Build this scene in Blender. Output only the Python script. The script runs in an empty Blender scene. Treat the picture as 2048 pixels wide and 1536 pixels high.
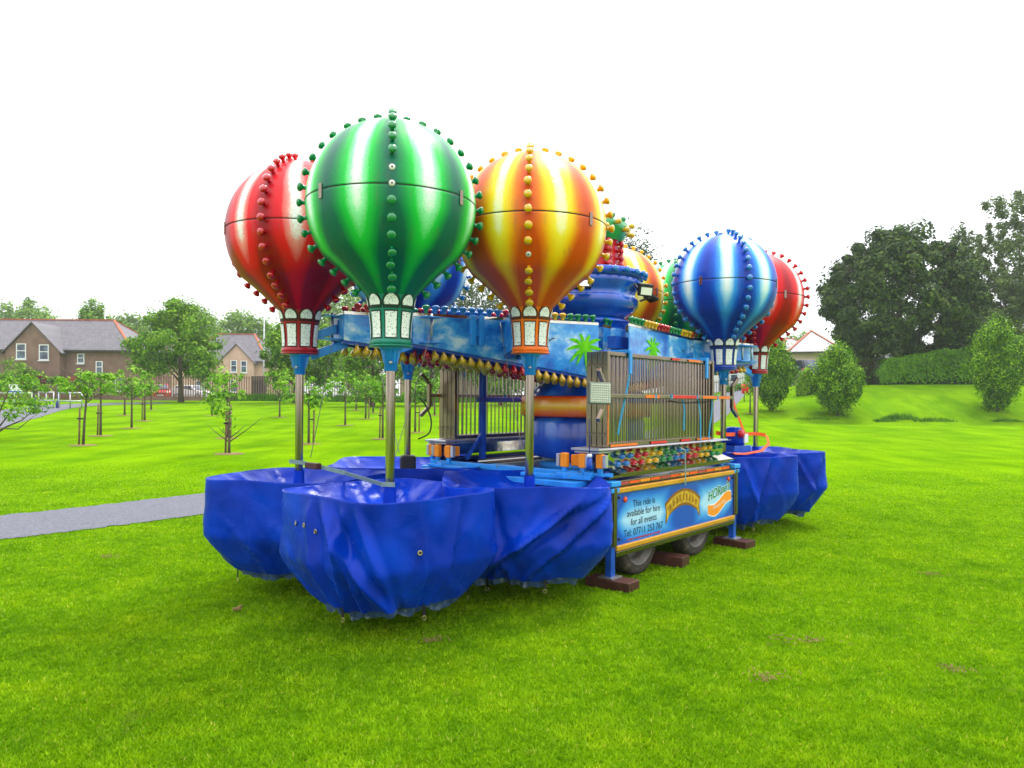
import bpy, bmesh, math, random
import numpy as np
from mathutils import Vector, Matrix, noise
R = math.radians
PI = math.pi
random.seed(7); rng = np.random.default_rng(7)
scene = bpy.context.scene
C = bpy.context.collection

# ------------------------------------------------------------- camera, sky, sun
ROLL = 0.007
cam_d = bpy.data.cameras.new('camera'); cam = bpy.data.objects.new('camera', cam_d); C.objects.link(cam)
cam_d.sensor_width = 36.0; cam_d.lens = 36.0 * 1500 / 2048
cam_d.shift_y = 31.5 / 2048
cam_d.clip_start = 0.1; cam_d.clip_end = 900
cam.matrix_world = Matrix.Translation((0, 0, 1.6)) @ Matrix.Rotation(R(90), 4, 'X') @ Matrix.Rotation(ROLL, 4, 'Z')
scene.camera = cam
scene.view_settings.view_transform = 'Standard'; scene.view_settings.look = 'None'
scene.view_settings.gamma = 1; scene.view_settings.use_curve_mapping = False
scene.view_settings.exposure = 1.4
SUN_EL, SUN_AZ = 62, 215
world = bpy.data.worlds.new('World'); scene.world = world; world.use_nodes = True
wn = world.node_tree; wn.nodes.clear()
w_out = wn.nodes.new('ShaderNodeOutputWorld'); w_bg = wn.nodes.new('ShaderNodeBackground')
w_sky = wn.nodes.new('ShaderNodeTexSky'); w_sky.sky_type = 'NISHITA'; w_sky.sun_disc = False
w_sky.sun_elevation = R(SUN_EL); w_sky.sun_rotation = R(SUN_AZ)
w_mix = wn.nodes.new('ShaderNodeMix'); w_mix.data_type = 'RGBA'
w_mix.inputs[0].default_value = 0.93                      # unbroken rain cloud over the blue
# overcast cloud layer: brightest overhead, dimmer towards the horizon
w_tc = wn.nodes.new('ShaderNodeTexCoord'); w_sp = wn.nodes.new('ShaderNodeSeparateXYZ'); w_mr = wn.nodes.new('ShaderNodeMapRange'); w_vm = wn.nodes.new('ShaderNodeVectorMath'); w_vm.operation = 'SCALE'
wn.links.new(w_tc.outputs['Generated'], w_sp.inputs[0]); wn.links.new(w_sp.outputs['Z'], w_mr.inputs[0]); w_mr.inputs[3].default_value = 5.2; w_mr.inputs[4].default_value = 12.6
w_vm.inputs[0].default_value = (1, 1.01, 1.035); wn.links.new(w_mr.outputs[0], w_vm.inputs['Scale'])
wn.links.new(w_sky.outputs[0], w_mix.inputs[6]); wn.links.new(w_vm.outputs[0], w_mix.inputs[7])
wn.links.new(w_mix.outputs[2], w_bg.inputs[0]); w_bg.inputs[1].default_value = 0.1
wn.links.new(w_bg.outputs[0], w_out.inputs[0])
sun_d = bpy.data.lights.new('sun', 'SUN'); sun = bpy.data.objects.new('sun', sun_d); C.objects.link(sun)
sun_d.energy = 1.5; sun_d.angle = R(14); sun_d.color = (1, .97, .92)
sun.rotation_euler = (R(90 - SUN_EL), 0, R(180 - SUN_AZ) + PI)
scene.cycles.max_bounces = 6; scene.cycles.diffuse_bounces = 3; scene.cycles.glossy_bounces = 3
scene.cycles.transmission_bounces = 4; scene.cycles.transparent_max_bounces = 6; scene.cycles.volume_bounces = 1
scene.cycles.use_denoising = True
scene.cycles.sample_clamp_indirect = 8

# ------------------------------------------------------------- helpers
def ss(t):
    t = min(1.0, max(0.0, t)); return t * t * (3 - 2 * t)
def gz(x, y):
    """height of the park ground"""
    z = 1.35 * ss((y - 18) / 46)
    z += 1.75 * ss((y - 39.5) / 11) * ss((x - 11) / 15)
    z -= 0.42 * math.exp(-((y - 41.0) / 2.6) ** 2) * ss((x - 11) / 7)
    z += 0.03 * math.sin(x * .31 + 1.3) * math.sin(y * .23) * ss((y - 9) / 10)
    return z
def unroll(px, py):
    dx, dy = px - 1024.0, py - 768.0
    return dx + dy * ROLL, dy - dx * ROLL - 31.5
def P(px, py, Y):
    a, b = unroll(px, py)
    return Vector((a * Y / 1500, Y, 1.6 - b * Y / 1500))
def G(px, py):
    """where the line of sight meets the ground"""
    a, b = unroll(px, py)
    Y = 2.5; 
    while Y < 140:
        if 1.6 - b * Y / 1500 <= gz(a * Y / 1500, Y): break
        Y += 0.05
    x = a * Y / 1500
    return Vector((x, Y, gz(x, Y)))

def link(name, me, parent=None, loc=None, rot=None):
    o = bpy.data.objects.new(name, me); C.objects.link(o)
    if parent is not None: o.parent = parent
    if loc is not None: o.location = loc
    if rot is not None: o.rotation_euler = rot
    return o
def tag(o, label=None, cat=None, group=None, kind=None):
    if label: o['label'] = label
    if cat: o['category'] = cat
    if group: o['group'] = group
    if kind: o['kind'] = kind
    return o
def empty(name, loc=(0, 0, 0), rz=0, label=None, cat=None, group=None):
    o = bpy.data.objects.new(name, None); C.objects.link(o)
    o.location = loc; o.rotation_euler = (0, 0, rz); o.empty_display_size = .2
    return tag(o, label, cat, group)

class MB:
    def __init__(s): s.v = []; s.f = []; s.m = []; s.sm = []
    def add(s, vs, fs, mi=0, smooth=False):
        n = len(s.v); s.v += [tuple(v) for v in vs]
        for f in fs: s.f.append([i + n for i in f]); s.m.append(mi); s.sm.append(smooth)
        return s
    def box(s, c, d, rz=0, mi=0, M=None):
        x, y, z = d[0] / 2, d[1] / 2, d[2] / 2
        vs = [Vector((a, b, e)) for e in (-z, z) for a, b in ((-x, -y), (x, -y), (x, y), (-x, y))]
        T = Matrix.Translation(c) @ (M.to_4x4() if M else Matrix.Rotation(rz, 4, 'Z'))
        vs = [T @ v for v in vs]
        return s.add(vs, [(3, 2, 1, 0), (4, 5, 6, 7), (0, 1, 5, 4), (1, 2, 6, 5), (2, 3, 7, 6), (3, 0, 4, 7)], mi)
    def bar(s, a, b, w, h=None, mi=0, up=(0, 0, 1)):
        a, b = Vector(a), Vector(b); h = h or w; d = b - a; L = d.length
        z = d.normalized(); upv = Vector(up)
        if abs(z.dot(upv)) > .98: upv = Vector((1, 0, 0))
        x = upv.cross(z).normalized(); y = z.cross(x)
        M = Matrix((x, y, z)).transposed()
        return s.box((a + b) / 2, (w, h, L), M=M, mi=mi)
    def tube(s, pts, r, n=8, mi=0, cap=True, smooth=True):
        pts = [Vector(p) for p in pts]; rs = r if isinstance(r, (list, tuple)) else [r] * len(pts)
        vs = []; prev = None
        for i, p in enumerate(pts):
            d = (pts[min(i + 1, len(pts) - 1)] - pts[max(i - 1, 0)]).normalized()
            if prev is None:
                u = Vector((0, 0, 1)) if abs(d.z) < .9 else Vector((1, 0, 0))
                prev = u.cross(d).normalized()
            x = (prev - d * prev.dot(d)).normalized(); prev = x; y = d.cross(x)
            vs += [p + (x * math.cos(2 * PI * k / n) + y * math.sin(2 * PI * k / n)) * rs[i] for k in range(n)]
        fs = []
        for i in range(len(pts) - 1):
            for k in range(n):
                a = i * n + k; b = i * n + (k + 1) % n
                fs.append((a, b, b + n, a + n))
        s.add(vs, fs, mi, smooth)
        if cap:
            m = len(s.v) - len(vs)
            s.f.append([m + k for k in range(n)][::-1]); s.m.append(mi); s.sm.append(False)
            s.f.append([m + (len(pts) - 1) * n + k for k in range(n)]); s.m.append(mi); s.sm.append(False)
        return s
    def lathe(s, prof, n=24, c=(0, 0, 0), mi=0, smooth=True, a0=0, a1=2 * PI):
        full = abs(a1 - a0 - 2 * PI) < 1e-6; k_n = n if full else n + 1
        vs = []
        for r, z in prof:
            for k in range(k_n):
                a = a0 + (a1 - a0) * k / n
                vs.append((c[0] + r * math.cos(a), c[1] + r * math.sin(a), c[2] + z))
        fs = []
        for i in range(len(prof) - 1):
            for k in range(n):
                a = i * k_n + k; b = i * k_n + (k + 1) % k_n
                fs.append((a, b, b + k_n, a + k_n))
        return s.add(vs, fs, mi, smooth)
    def prism(s, poly, t, T=None, mi=0):
        """poly in local x,z; thickness t along y from 0 to t"""
        n = len(poly); T = T or Matrix.Identity(4)
        vs = [T @ Vector((x, 0, z)) for x, z in poly] + [T @ Vector((x, t, z)) for x, z in poly]
        fs = [list(range(n)), list(range(n, 2 * n))[::-1]] + [[i, i + n, (i + 1) % n + n, (i + 1) % n] for i in range(n)]
        return s.add(vs, fs, mi)
    def mesh(s, name, mats, recalc=True, bevel=0):
        me = bpy.data.meshes.new(name); me.from_pydata(s.v, [], s.f)
        for m in (mats if isinstance(mats, (list, tuple)) else [mats]): me.materials.append(m)
        me.polygons.foreach_set('material_index', s.m); me.polygons.foreach_set('use_smooth', s.sm)
        if recalc or bevel:
            bm = bmesh.new(); bm.from_mesh(me)
            bmesh.ops.recalc_face_normals(bm, faces=bm.faces)
            if bevel:
                es = [e for e in bm.edges if len(e.link_faces) == 2 and e.calc_face_angle(0) > .6]
                bmesh.ops.bevel(bm, geom=es, offset=bevel, segments=2, profile=.5, affect='EDGES', clamp_overlap=True)
            bm.to_mesh(me); bm.free()
        me.update(); return me
    def build(s, name, mats, parent=None, loc=None, rot=None, recalc=True, bevel=0):
        return link(name, s.mesh(name, mats, recalc, bevel), parent, loc, rot)

def np_mesh(name, co, faces, m, smooth=False):
    """faces: (F,k) numpy array"""
    me = bpy.data.meshes.new(name); F, k = faces.shape
    me.vertices.add(len(co)); me.vertices.foreach_set('co', co.astype(np.float32).ravel())
    me.loops.add(F * k); me.loops.foreach_set('vertex_index', faces.astype(np.int32).ravel())
    me.polygons.add(F); me.polygons.foreach_set('loop_start', np.arange(0, F * k, k, dtype=np.int32))
    if smooth: me.polygons.foreach_set('use_smooth', np.ones(F, dtype=bool))
    me.materials.append(m); me.update(calc_edges=True); return me

# ------------------------------------------------------------- materials
def nt(name):
    m = bpy.data.materials.new(name); m.use_nodes = True
    n = m.node_tree.nodes; l = m.node_tree.links
    return m, n, l, n['Principled BSDF']
def ramp(n, stops):
    r = n.new('ShaderNodeValToRGB'); e = r.color_ramp.elements
    e[0].position = stops[0][0]; e[0].color = (*stops[0][1], 1)
    e[1].position = stops[-1][0]; e[1].color = (*stops[-1][1], 1)
    for p, c in stops[1:-1]:
        q = e.new(p); q.color = (*c, 1)
    return r
def mat(name, c, rough=.5, metal=0, var=.12, scale=6, bump=0, bscale=None, coat=0, spec=None, dirt=None):
    """painted / metal surface with mottling, optional bump and dirt patches"""
    m, n, l, b = nt(name)
    tc = n.new('ShaderNodeTexCoord'); nz = n.new('ShaderNodeTexNoise')
    nz.inputs['Scale'].default_value = scale; nz.inputs['Detail'].default_value = 6; nz.inputs['Roughness'].default_value = .65
    l.new(tc.outputs['Object'], nz.inputs['Vector'])
    r = ramp(n, [(.3, tuple(max(0, x * (1 - var)) for x in c)), (.7, tuple(min(1, x * (1 + var)) for x in c))])
    l.new(nz.outputs['Fac'], r.inputs[0]); col = r.outputs[0]
    if dirt:
        n2 = n.new('ShaderNodeTexNoise'); n2.inputs['Scale'].default_value = scale * 1.7; n2.inputs['Detail'].default_value = 8
        l.new(tc.outputs['Object'], n2.inputs['Vector'])
        r2 = ramp(n, [(dirt[1], (0, 0, 0)), (dirt[1] + .12, (1, 1, 1))]); l.new(n2.outputs['Fac'], r2.inputs[0])
        mx = n.new('ShaderNodeMix'); mx.data_type = 'RGBA'; l.new(r2.outputs[0], mx.inputs[0])
        l.new(col, mx.inputs[6]); mx.inputs[7].default_value = (*dirt[0], 1); col = mx.outputs[2]
    l.new(col, b.inputs['Base Color'])
    b.inputs['Roughness'].default_value = rough; b.inputs['Metallic'].default_value = metal; b.inputs['Specular IOR Level'].default_value = .3
    if coat: b.inputs['Coat Weight'].default_value = coat * .6; b.inputs['Coat Roughness'].default_value = .12
    if spec is not None: b.inputs['Specular IOR Level'].default_value = spec
    if bump:
        n3 = n.new('ShaderNodeTexNoise'); n3.inputs['Scale'].default_value = bscale or scale * 6; n3.inputs['Detail'].default_value = 5
        l.new(tc.outputs['Object'], n3.inputs['Vector'])
        bp = n.new('ShaderNodeBump'); bp.inputs['Strength'].default_value = bump; bp.inputs['Distance'].default_value = .01
        l.new(n3.outputs['Fac'], bp.inputs['Height']); l.new(bp.outputs[0], b.inputs['Normal'])
    return m
M = {}
M['steel'] = mat('stainless_steel', (.25, .19, .15), .24, 1, .12, 14, .15)
M['chrome'] = mat('polished_pole_steel', (.42, .38, .33), .14, 1, .1, 4, .1, 20)
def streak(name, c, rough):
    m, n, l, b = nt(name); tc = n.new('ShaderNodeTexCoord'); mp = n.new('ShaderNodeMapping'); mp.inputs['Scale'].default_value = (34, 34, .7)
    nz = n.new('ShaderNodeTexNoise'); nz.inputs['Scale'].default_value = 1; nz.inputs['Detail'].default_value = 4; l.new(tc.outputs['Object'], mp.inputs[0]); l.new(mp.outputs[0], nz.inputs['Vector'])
    r = ramp(n, [(.34, tuple(x * .45 for x in c)), (.5, c), (.68, tuple(min(1, x * 1.7) for x in c))]); l.new(nz.outputs['Fac'], r.inputs[0]); l.new(r.outputs[0], b.inputs['Base Color'])  # dark and bright bands stand for reflections, painted into the steel colour
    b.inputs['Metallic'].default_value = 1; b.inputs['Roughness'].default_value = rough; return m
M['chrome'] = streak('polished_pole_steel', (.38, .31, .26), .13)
M['galv'] = mat('galvanised_steel', (.42, .44, .46), .45, 1, .2, 10)
M['lblue'] = mat('light_blue_paint', (.02, .27, .75), .35, 0, .2, 7, .2, coat=.4, dirt=((.09, .13, .17), .62))
M['blue'] = mat('blue_paint', (.008, .07, .42), .35, 0, .25, 6, .2, coat=.4, dirt=((.04, .045, .06), .64))
M['dblue'] = mat('dark_blue_paint', (.006, .03, .16), .4, 0, .3, 6, .2, dirt=((.03, .03, .03), .6))
M['black'] = mat('black_plastic', (.012, .012, .014), .45, 0, .3, 8)
M['rubber'] = mat('tyre_rubber', (.045, .035, .03), .8, 0, .3, 9, .5, 60, dirt=((.11, .08, .06), .55))
M['rimgrey'] = mat('wheel_rim_paint', (.17, .155, .14), .5, .2, .25, 8, dirt=((.16, .10, .07), .6))
M['gold'] = mat('gold_trim', (.70, .33, .03), .32, .35, .15, 9, .15, dirt=((.35, .2, .05), .66))
M['orange'] = mat('orange_plastic', (.90, .27, .01), .4, 0, .12, 10)
M['strap_o'] = mat('orange_webbing', (.85, .10, .01), .7, 0, .15, 20)
M['strap_b'] = mat('blue_webbing', (.02, .24, .46), .7, 0, .2, 20)
M['strap_g'] = mat('grey_green_webbing', (.16, .24, .22), .8, 0, .2, 20)
M['timber'] = mat('wet_reddish_timber', (.060, .018, .013), .45, 0, .35, 12, .5, 40)
M['lens'] = mat('frosted_lamp_lens', (.72, .72, .64), .3, 0, .06, 12)
M['white'] = mat('white_plastic', (.75, .75, .75), .4, 0, .05, 10)
M['alu'] = mat('dull_aluminium', (.50, .50, .54), .35, .8, .15, 8)
M['rope'] = mat('wire_rope', (.16, .15, .13), .5, .6, .2, 20)
M['bark'] = mat('bark', (.085, .062, .042), .85, 0, .35, 9, .6, 30)
M['stake'] = mat('stake_wood', (.17, .10, .055), .8, 0, .3, 9, .4, 30)
M['soil'] = mat('bare_soil', (.16, .10, .045), .95, 0, .3, 7, .5, 40)
def bulb_mat(name, c):
    m, n, l, b = nt(name)
    tc = n.new('ShaderNodeTexCoord'); nz = n.new('ShaderNodeTexNoise'); nz.inputs['Scale'].default_value = 30
    l.new(tc.outputs['Object'], nz.inputs['Vector'])
    r = ramp(n, [(.3, tuple(x * .75 for x in c)), (.7, c)]); l.new(nz.outputs['Fac'], r.inputs[0]); l.new(r.outputs[0], b.inputs['Base Color'])
    b.inputs['Roughness'].default_value = .12; b.inputs['Coat Weight'].default_value = .5
    b.inputs['Transmission Weight'].default_value = .15
    return m
BM = {'green': bulb_mat('green_bulb_plastic', (.0, .26, .07)), 'red': bulb_mat('red_bulb_plastic', (.62, .0, .012)),
      'yellow': bulb_mat('yellow_bulb_plastic', (.82, .47, .0)), 'blue': bulb_mat('blue_bulb_plastic', (.01, .20, .62))}
def balloon_mat(name, cols):
    """airbrushed stripes: dark at the lamp lines, running through the colour to a pale streak"""
    m, n, l, b = nt(name)
    tc = n.new('ShaderNodeTexCoord'); sp = n.new('ShaderNodeSeparateXYZ'); l.new(tc.outputs['Object'], sp.inputs[0])
    def mth(op, a, c=None, d=None):
        q = n.new('ShaderNodeMath'); q.operation = op
        for i, v in enumerate((a, c, d)):
            if v is None: continue
            if isinstance(v, (int, float)): q.inputs[i].default_value = v
            else: l.new(v, q.inputs[i])
        return q.outputs[0]
    az = mth('ARCTAN2', sp.outputs['Y'], sp.outputs['X'])
    nz = n.new('ShaderNodeTexNoise'); nz.inputs['Scale'].default_value = 1.6; nz.inputs['Detail'].default_value = 3
    mp = n.new('ShaderNodeMapping'); mp.inputs['Scale'].default_value = (1.6, 1.6, .5); l.new(tc.outputs['Object'], mp.inputs[0]); l.new(mp.outputs[0], nz.inputs['Vector'])
    azn = mth('MULTIPLY_ADD', nz.outputs['Fac'], .18, az)
    s = mth('COSINE', mth('MULTIPLY', mth('SUBTRACT', azn, .09), 8.0))
    v = mth('MULTIPLY_ADD', s, .5, .5)                                     # 1 on the dark stripes, 0 on the pale ones
    low = mth('MAXIMUM', mth('SUBTRACT', 2.86, sp.outputs['Z']), 0.0)      # the streaks close to a point below the seam; underside shade painted in
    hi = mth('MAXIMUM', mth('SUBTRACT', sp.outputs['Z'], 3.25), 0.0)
    low2 = mth('MAXIMUM', mth('SUBTRACT', 3.0, sp.outputs['Z']), 0.0)  # underside shade painted into the stripe colour, from the seam down
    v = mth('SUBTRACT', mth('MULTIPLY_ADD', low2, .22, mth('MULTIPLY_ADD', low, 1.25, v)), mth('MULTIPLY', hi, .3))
    n2 = n.new('ShaderNodeTexNoise'); n2.inputs['Scale'].default_value = 60; n2.inputs['Detail'].default_value = 4; l.new(tc.outputs['Object'], n2.inputs['Vector'])
    v = mth('ADD', v, mth('MULTIPLY_ADD', n2.outputs['Fac'], .14, -.07))
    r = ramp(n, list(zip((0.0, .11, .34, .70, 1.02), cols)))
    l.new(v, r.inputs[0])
    n5 = n.new('ShaderNodeTexNoise'); n5.inputs['Scale'].default_value = 3; n5.inputs['Detail'].default_value = 10; n5.inputs['Roughness'].default_value = .75
    mp5 = n.new('ShaderNodeMapping'); mp5.inputs['Scale'].default_value = (3, 3, .6); l.new(tc.outputs['Object'], mp5.inputs[0]); l.new(mp5.outputs[0], n5.inputs['Vector'])
    r5 = ramp(n, [(.56, (0, 0, 0)), (.72, (.42, .42, .42))]); l.new(n5.outputs['Fac'], r5.inputs[0])
    mx5 = n.new('ShaderNodeMix'); mx5.data_type = 'RGBA'; l.new(r5.outputs[0], mx5.inputs[0]); l.new(r.outputs[0], mx5.inputs[6]); mx5.inputs[7].default_value = (.10, .09, .07, 1)
    l.new(mx5.outputs[2], b.inputs['Base Color'])
    b.inputs['Roughness'].default_value = .42; b.inputs['Coat Weight'].default_value = .15; b.inputs['Coat Roughness'].default_value = .12; b.inputs['Specular IOR Level'].default_value = .2
    n3 = n.new('ShaderNodeTexNoise'); n3.inputs['Scale'].default_value = 9; l.new(tc.outputs['Object'], n3.inputs['Vector'])
    bp = n.new('ShaderNodeBump'); bp.inputs['Strength'].default_value = .12; bp.inputs['Distance'].default_value = .02
    l.new(n3.outputs['Fac'], bp.inputs['Height']); l.new(bp.outputs[0], b.inputs['Normal'])
    return m
W = (.80, .82, .80)
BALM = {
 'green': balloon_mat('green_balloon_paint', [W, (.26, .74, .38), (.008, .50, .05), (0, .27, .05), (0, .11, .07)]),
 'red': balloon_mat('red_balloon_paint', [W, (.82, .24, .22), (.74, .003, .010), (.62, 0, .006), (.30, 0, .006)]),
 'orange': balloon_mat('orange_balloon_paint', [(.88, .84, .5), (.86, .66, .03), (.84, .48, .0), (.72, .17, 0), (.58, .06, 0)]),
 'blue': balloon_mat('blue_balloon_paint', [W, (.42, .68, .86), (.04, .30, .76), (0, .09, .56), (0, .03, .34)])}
def cloud_mat(name, sc=2.2):
    m, n, l, b = nt(name)
    tc = n.new('ShaderNodeTexCoord'); mp = n.new('ShaderNodeMapping'); mp.inputs['Scale'].default_value = (1, 1, 1.5)
    nz = n.new('ShaderNodeTexNoise'); nz.inputs['Scale'].default_value = sc; nz.inputs['Detail'].default_value = 7; nz.inputs['Roughness'].default_value = .6
    l.new(tc.outputs['Object'], mp.inputs[0]); l.new(mp.outputs[0], nz.inputs['Vector'])
    r = ramp(n, [(.38, (.0, .13, .55)), (.50, (.02, .30, .76)), (.56, (.16, .46, .80)), (.64, (.66, .76, .84))])
    l.new(nz.outputs['Fac'], r.inputs[0]); l.new(r.outputs[0], b.inputs['Base Color'])
    b.inputs['Roughness'].default_value = .3; b.inputs['Coat Weight'].default_value = .4
    return m
M['cloud'] = cloud_mat('airbrushed_sky_paint', 3.4)
def dots_mat():
    m, n, l, b = nt('perforated_white_panel')
    tc = n.new('ShaderNodeTexCoord'); v = n.new('ShaderNodeTexVoronoi'); v.inputs['Scale'].default_value = 62
    l.new(tc.outputs['Object'], v.inputs['Vector'])
    r = ramp(n, [(.18, (.16, .17, .18)), (.34, (.74, .75, .75))]); l.new(v.outputs['Distance'], r.inputs[0])
    l.new(r.outputs[0], b.inputs['Base Color']); b.inputs['Roughness'].default_value = .5
    return m
M['dots'] = dots_mat()
def tarp_mat():
    m, n, l, b = nt('wet_blue_pvc')
    tc = n.new('ShaderNodeTexCoord')
    nz = n.new('ShaderNodeTexNoise'); nz.inputs['Scale'].default_value = 2.5; nz.inputs['Detail'].default_value = 6
    l.new(tc.outputs['Object'], nz.inputs['Vector'])
    r = ramp(n, [(.25, (.0, .012, .19)), (.5, (.0, .028, .36)), (.78, (.0, .052, .54))])
    l.new(nz.outputs['Fac'], r.inputs[0])
    n2 = n.new('ShaderNodeTexNoise'); n2.inputs['Scale'].default_value = 55; n2.inputs['Detail'].default_value = 3; l.new(tc.outputs['Object'], n2.inputs['Vector'])
    r2 = ramp(n, [(.74, (0, 0, 0)), (.80, (.35, .35, .35))]); l.new(n2.outputs['Fac'], r2.inputs[0])
    mx = n.new('ShaderNodeMix'); mx.data_type = 'RGBA'; l.new(r2.outputs[0], mx.inputs[0]); l.new(r.outputs[0], mx.inputs[6]); mx.inputs[7].default_value = (.12, .16, .26, 1)
    l.new(mx.outputs[2], b.inputs['Base Color'])
    n3 = n.new('ShaderNodeTexNoise'); n3.inputs['Scale'].default_value = 4; n3.inputs['Detail'].default_value = 4; l.new(tc.outputs['Object'], n3.inputs['Vector'])
    b.inputs['Specular IOR Level'].default_value = .12
    rr = ramp(n, [(.40, (.16, .16, .16)), (.6, (.5, .5, .5))]); l.new(n3.outputs['Fac'], rr.inputs[0]); l.new(rr.outputs[0], b.inputs['Roughness'])
    n4 = n.new('ShaderNodeTexNoise'); n4.inputs['Scale'].default_value = 5.5; n4.inputs['Detail'].default_value = 7; n4.inputs['Distortion'].default_value = .8
    l.new(tc.outputs['Object'], n4.inputs['Vector'])
    bp = n.new('ShaderNodeBump'); bp.inputs['Strength'].default_value = .4; bp.inputs['Distance'].default_value = .025
    l.new(n4.outputs['Fac'], bp.inputs['Height']); l.new(bp.outputs[0], b.inputs['Normal'])
    return m
M['tarp'] = tarp_mat()
M['hem'] = mat('grimy_tarp_hem', (.035, .07, .16), .5, 0, .6, 12, .5, 30, dirt=((.16, .19, .22), .55))
def leaf_mat(name, c1, c2, c3, sc=.9, trans=.25):
    m, n, l, b = nt(name)
    tc = n.new('ShaderNodeTexCoord'); nz = n.new('ShaderNodeTexNoise'); nz.inputs['Scale'].default_value = sc; nz.inputs['Detail'].default_value = 9; nz.inputs['Roughness'].default_value = .8
    l.new(tc.outputs['Object'], nz.inputs['Vector'])
    at = n.new('ShaderNodeAttribute'); at.attribute_name = 'tone'
    ad = n.new('ShaderNodeMath'); ad.operation = 'MULTIPLY_ADD'; l.new(at.outputs['Fac'], ad.inputs[0]); ad.inputs[1].default_value = .38; l.new(nz.outputs['Fac'], ad.inputs[2])
    r = ramp(n, [(.28, tuple(x * .6 for x in c1)), (.42, c1), (.56, c2), (.78, c3)]); l.new(ad.outputs[0], r.inputs[0])
    l.new(r.outputs[0], b.inputs['Base Color']); b.inputs['Roughness'].default_value = .7; b.inputs['Specular IOR Level'].default_value = .12
    tr = n.new('ShaderNodeBsdfTranslucent'); l.new(r.outputs[0], tr.inputs[0]); mx = n.new('ShaderNodeMixShader'); mx.inputs[0].default_value = trans
    l.new(b.outputs[0], mx.inputs[1]); l.new(tr.outputs[0], mx.inputs[2]); l.new(mx.outputs[0], n['Material Output'].inputs[0])
    return m
LM = {
 'dark': leaf_mat('sycamore_leaf', (.008, .032, .004), (.024, .068, .006), (.10, .15, .018), .7),
 'mid': leaf_mat('broad_leaf', (.045, .14, .004), (.11, .26, .006), (.24, .40, .02)),
 'young': leaf_mat('young_leaf', (.06, .19, .008), (.14, .33, .012), (.28, .45, .04)),
 'cone': leaf_mat('hornbeam_leaf', (.022, .085, .002), (.085, .24, .003), (.30, .50, .010), 1.2),
 'hedge': leaf_mat('hedge_leaf', (.03, .10, .002), (.07, .21, .003), (.15, .32, .006), 1.2),
 'birch': leaf_mat('birch_leaf', (.045, .085, .02), (.085, .14, .03), (.15, .20, .05)),
 'far': leaf_mat('distant_leaf', (.07, .16, .02), (.14, .27, .03), (.24, .37, .06)),
 'copper': leaf_mat('copper_leaf', (.06, .005, .012), (.12, .01, .02), (.2, .03, .03)),
 'pink': leaf_mat('pink_blossom', (.45, .06, .18), (.6, .12, .28), (.3, .12, .1)),
 'yellowg': leaf_mat('golden_hedge_leaf', (.08, .2, .004), (.16, .32, .006), (.25, .4, .01))}
M['fgreen_leaf'] = LM['mid']
# ------------------------------------------------------------- ground
def grass_ground_mat():
    m, n, l, b = nt('lawn_turf')
    tc = n.new('ShaderNodeTexCoord')
    n1 = n.new('ShaderNodeTexNoise'); n1.inputs['Scale'].default_value = 17; n1.inputs['Detail'].default_value = 9; n1.inputs['Roughness'].default_value = .75
    n2 = n.new('ShaderNodeTexNoise'); n2.inputs['Scale'].default_value = .55; n2.inputs['Detail'].default_value = 5
    mp = n.new('ShaderNodeMapping'); mp.inputs['Rotation'].default_value = (0, 0, R(-16)); mp.inputs['Scale'].default_value = (1, .18, 1)
    n3 = n.new('ShaderNodeTexNoise'); n3.inputs['Scale'].default_value = 1.1; n3.inputs['Detail'].default_value = 3      # mower stripes
    l.new(tc.outputs['Object'], n1.inputs['Vector']); l.new(tc.outputs['Object'], n2.inputs['Vector'])
    l.new(tc.outputs['Object'], mp.inputs[0]); l.new(mp.outputs[0], n3.inputs['Vector'])
    r1 = ramp(n, [(.25, (.055, .125, .001)), (.5, (.098, .21, .001)), (.75, (.165, .295, .001))]); l.new(n1.outputs['Fac'], r1.inputs[0])
    r2 = ramp(n, [(.36, (.78, .84, .8)), (.62, (1.12, 1.1, 1.1))]); l.new(n2.outputs['Fac'], r2.inputs[0])
    r3 = ramp(n, [(.40, (.84, .90, .9)), (.58, (1.16, 1.08, 1.0))]); l.new(n3.outputs['Fac'], r3.inputs[0])
    m1 = n.new('ShaderNodeMix'); m1.data_type = 'RGBA'; m1.blend_type = 'MULTIPLY'; m1.inputs[0].default_value = 1
    m2 = n.new('ShaderNodeMix'); m2.data_type = 'RGBA'; m2.blend_type = 'MULTIPLY'; m2.inputs[0].default_value = 1
    l.new(r1.outputs[0], m1.inputs[6]); l.new(r2.outputs[0], m1.inputs[7]); l.new(m1.outputs[2], m2.inputs[6]); l.new(r3.outputs[0], m2.inputs[7])
    l.new(m2.outputs[2], b.inputs['Base Color']); b.inputs['Roughness'].default_value = 1; b.inputs['Specular IOR Level'].default_value = .0
    bp = n.new('ShaderNodeBump'); bp.inputs['Strength'].default_value = .7; bp.inputs['Distance'].default_value = .03
    l.new(n1.outputs['Fac'], bp.inputs['Height']); l.new(bp.outputs[0], b.inputs['Normal'])
    return m
M['turf'] = grass_ground_mat()
xs = np.concatenate([np.linspace(-420, -62, 14), np.linspace(-60, 60, 121), np.linspace(62, 420, 14)])
ys = np.concatenate([np.linspace(-60, 0, 8), np.linspace(1, 80, 120), np.linspace(84, 520, 20)])
gv = [(x, y, gz(x, y)) for y in ys for x in xs]; nx = len(xs)
gf = [(j * nx + i, j * nx + i + 1, (j + 1) * nx + i + 1, (j + 1) * nx + i) for j in range(len(ys) - 1) for i in range(nx - 1)]
lawn = MB().add(gv, gf, 0, True).build('lawn', M['turf'], recalc=False); tag(lawn, kind='structure')

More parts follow.
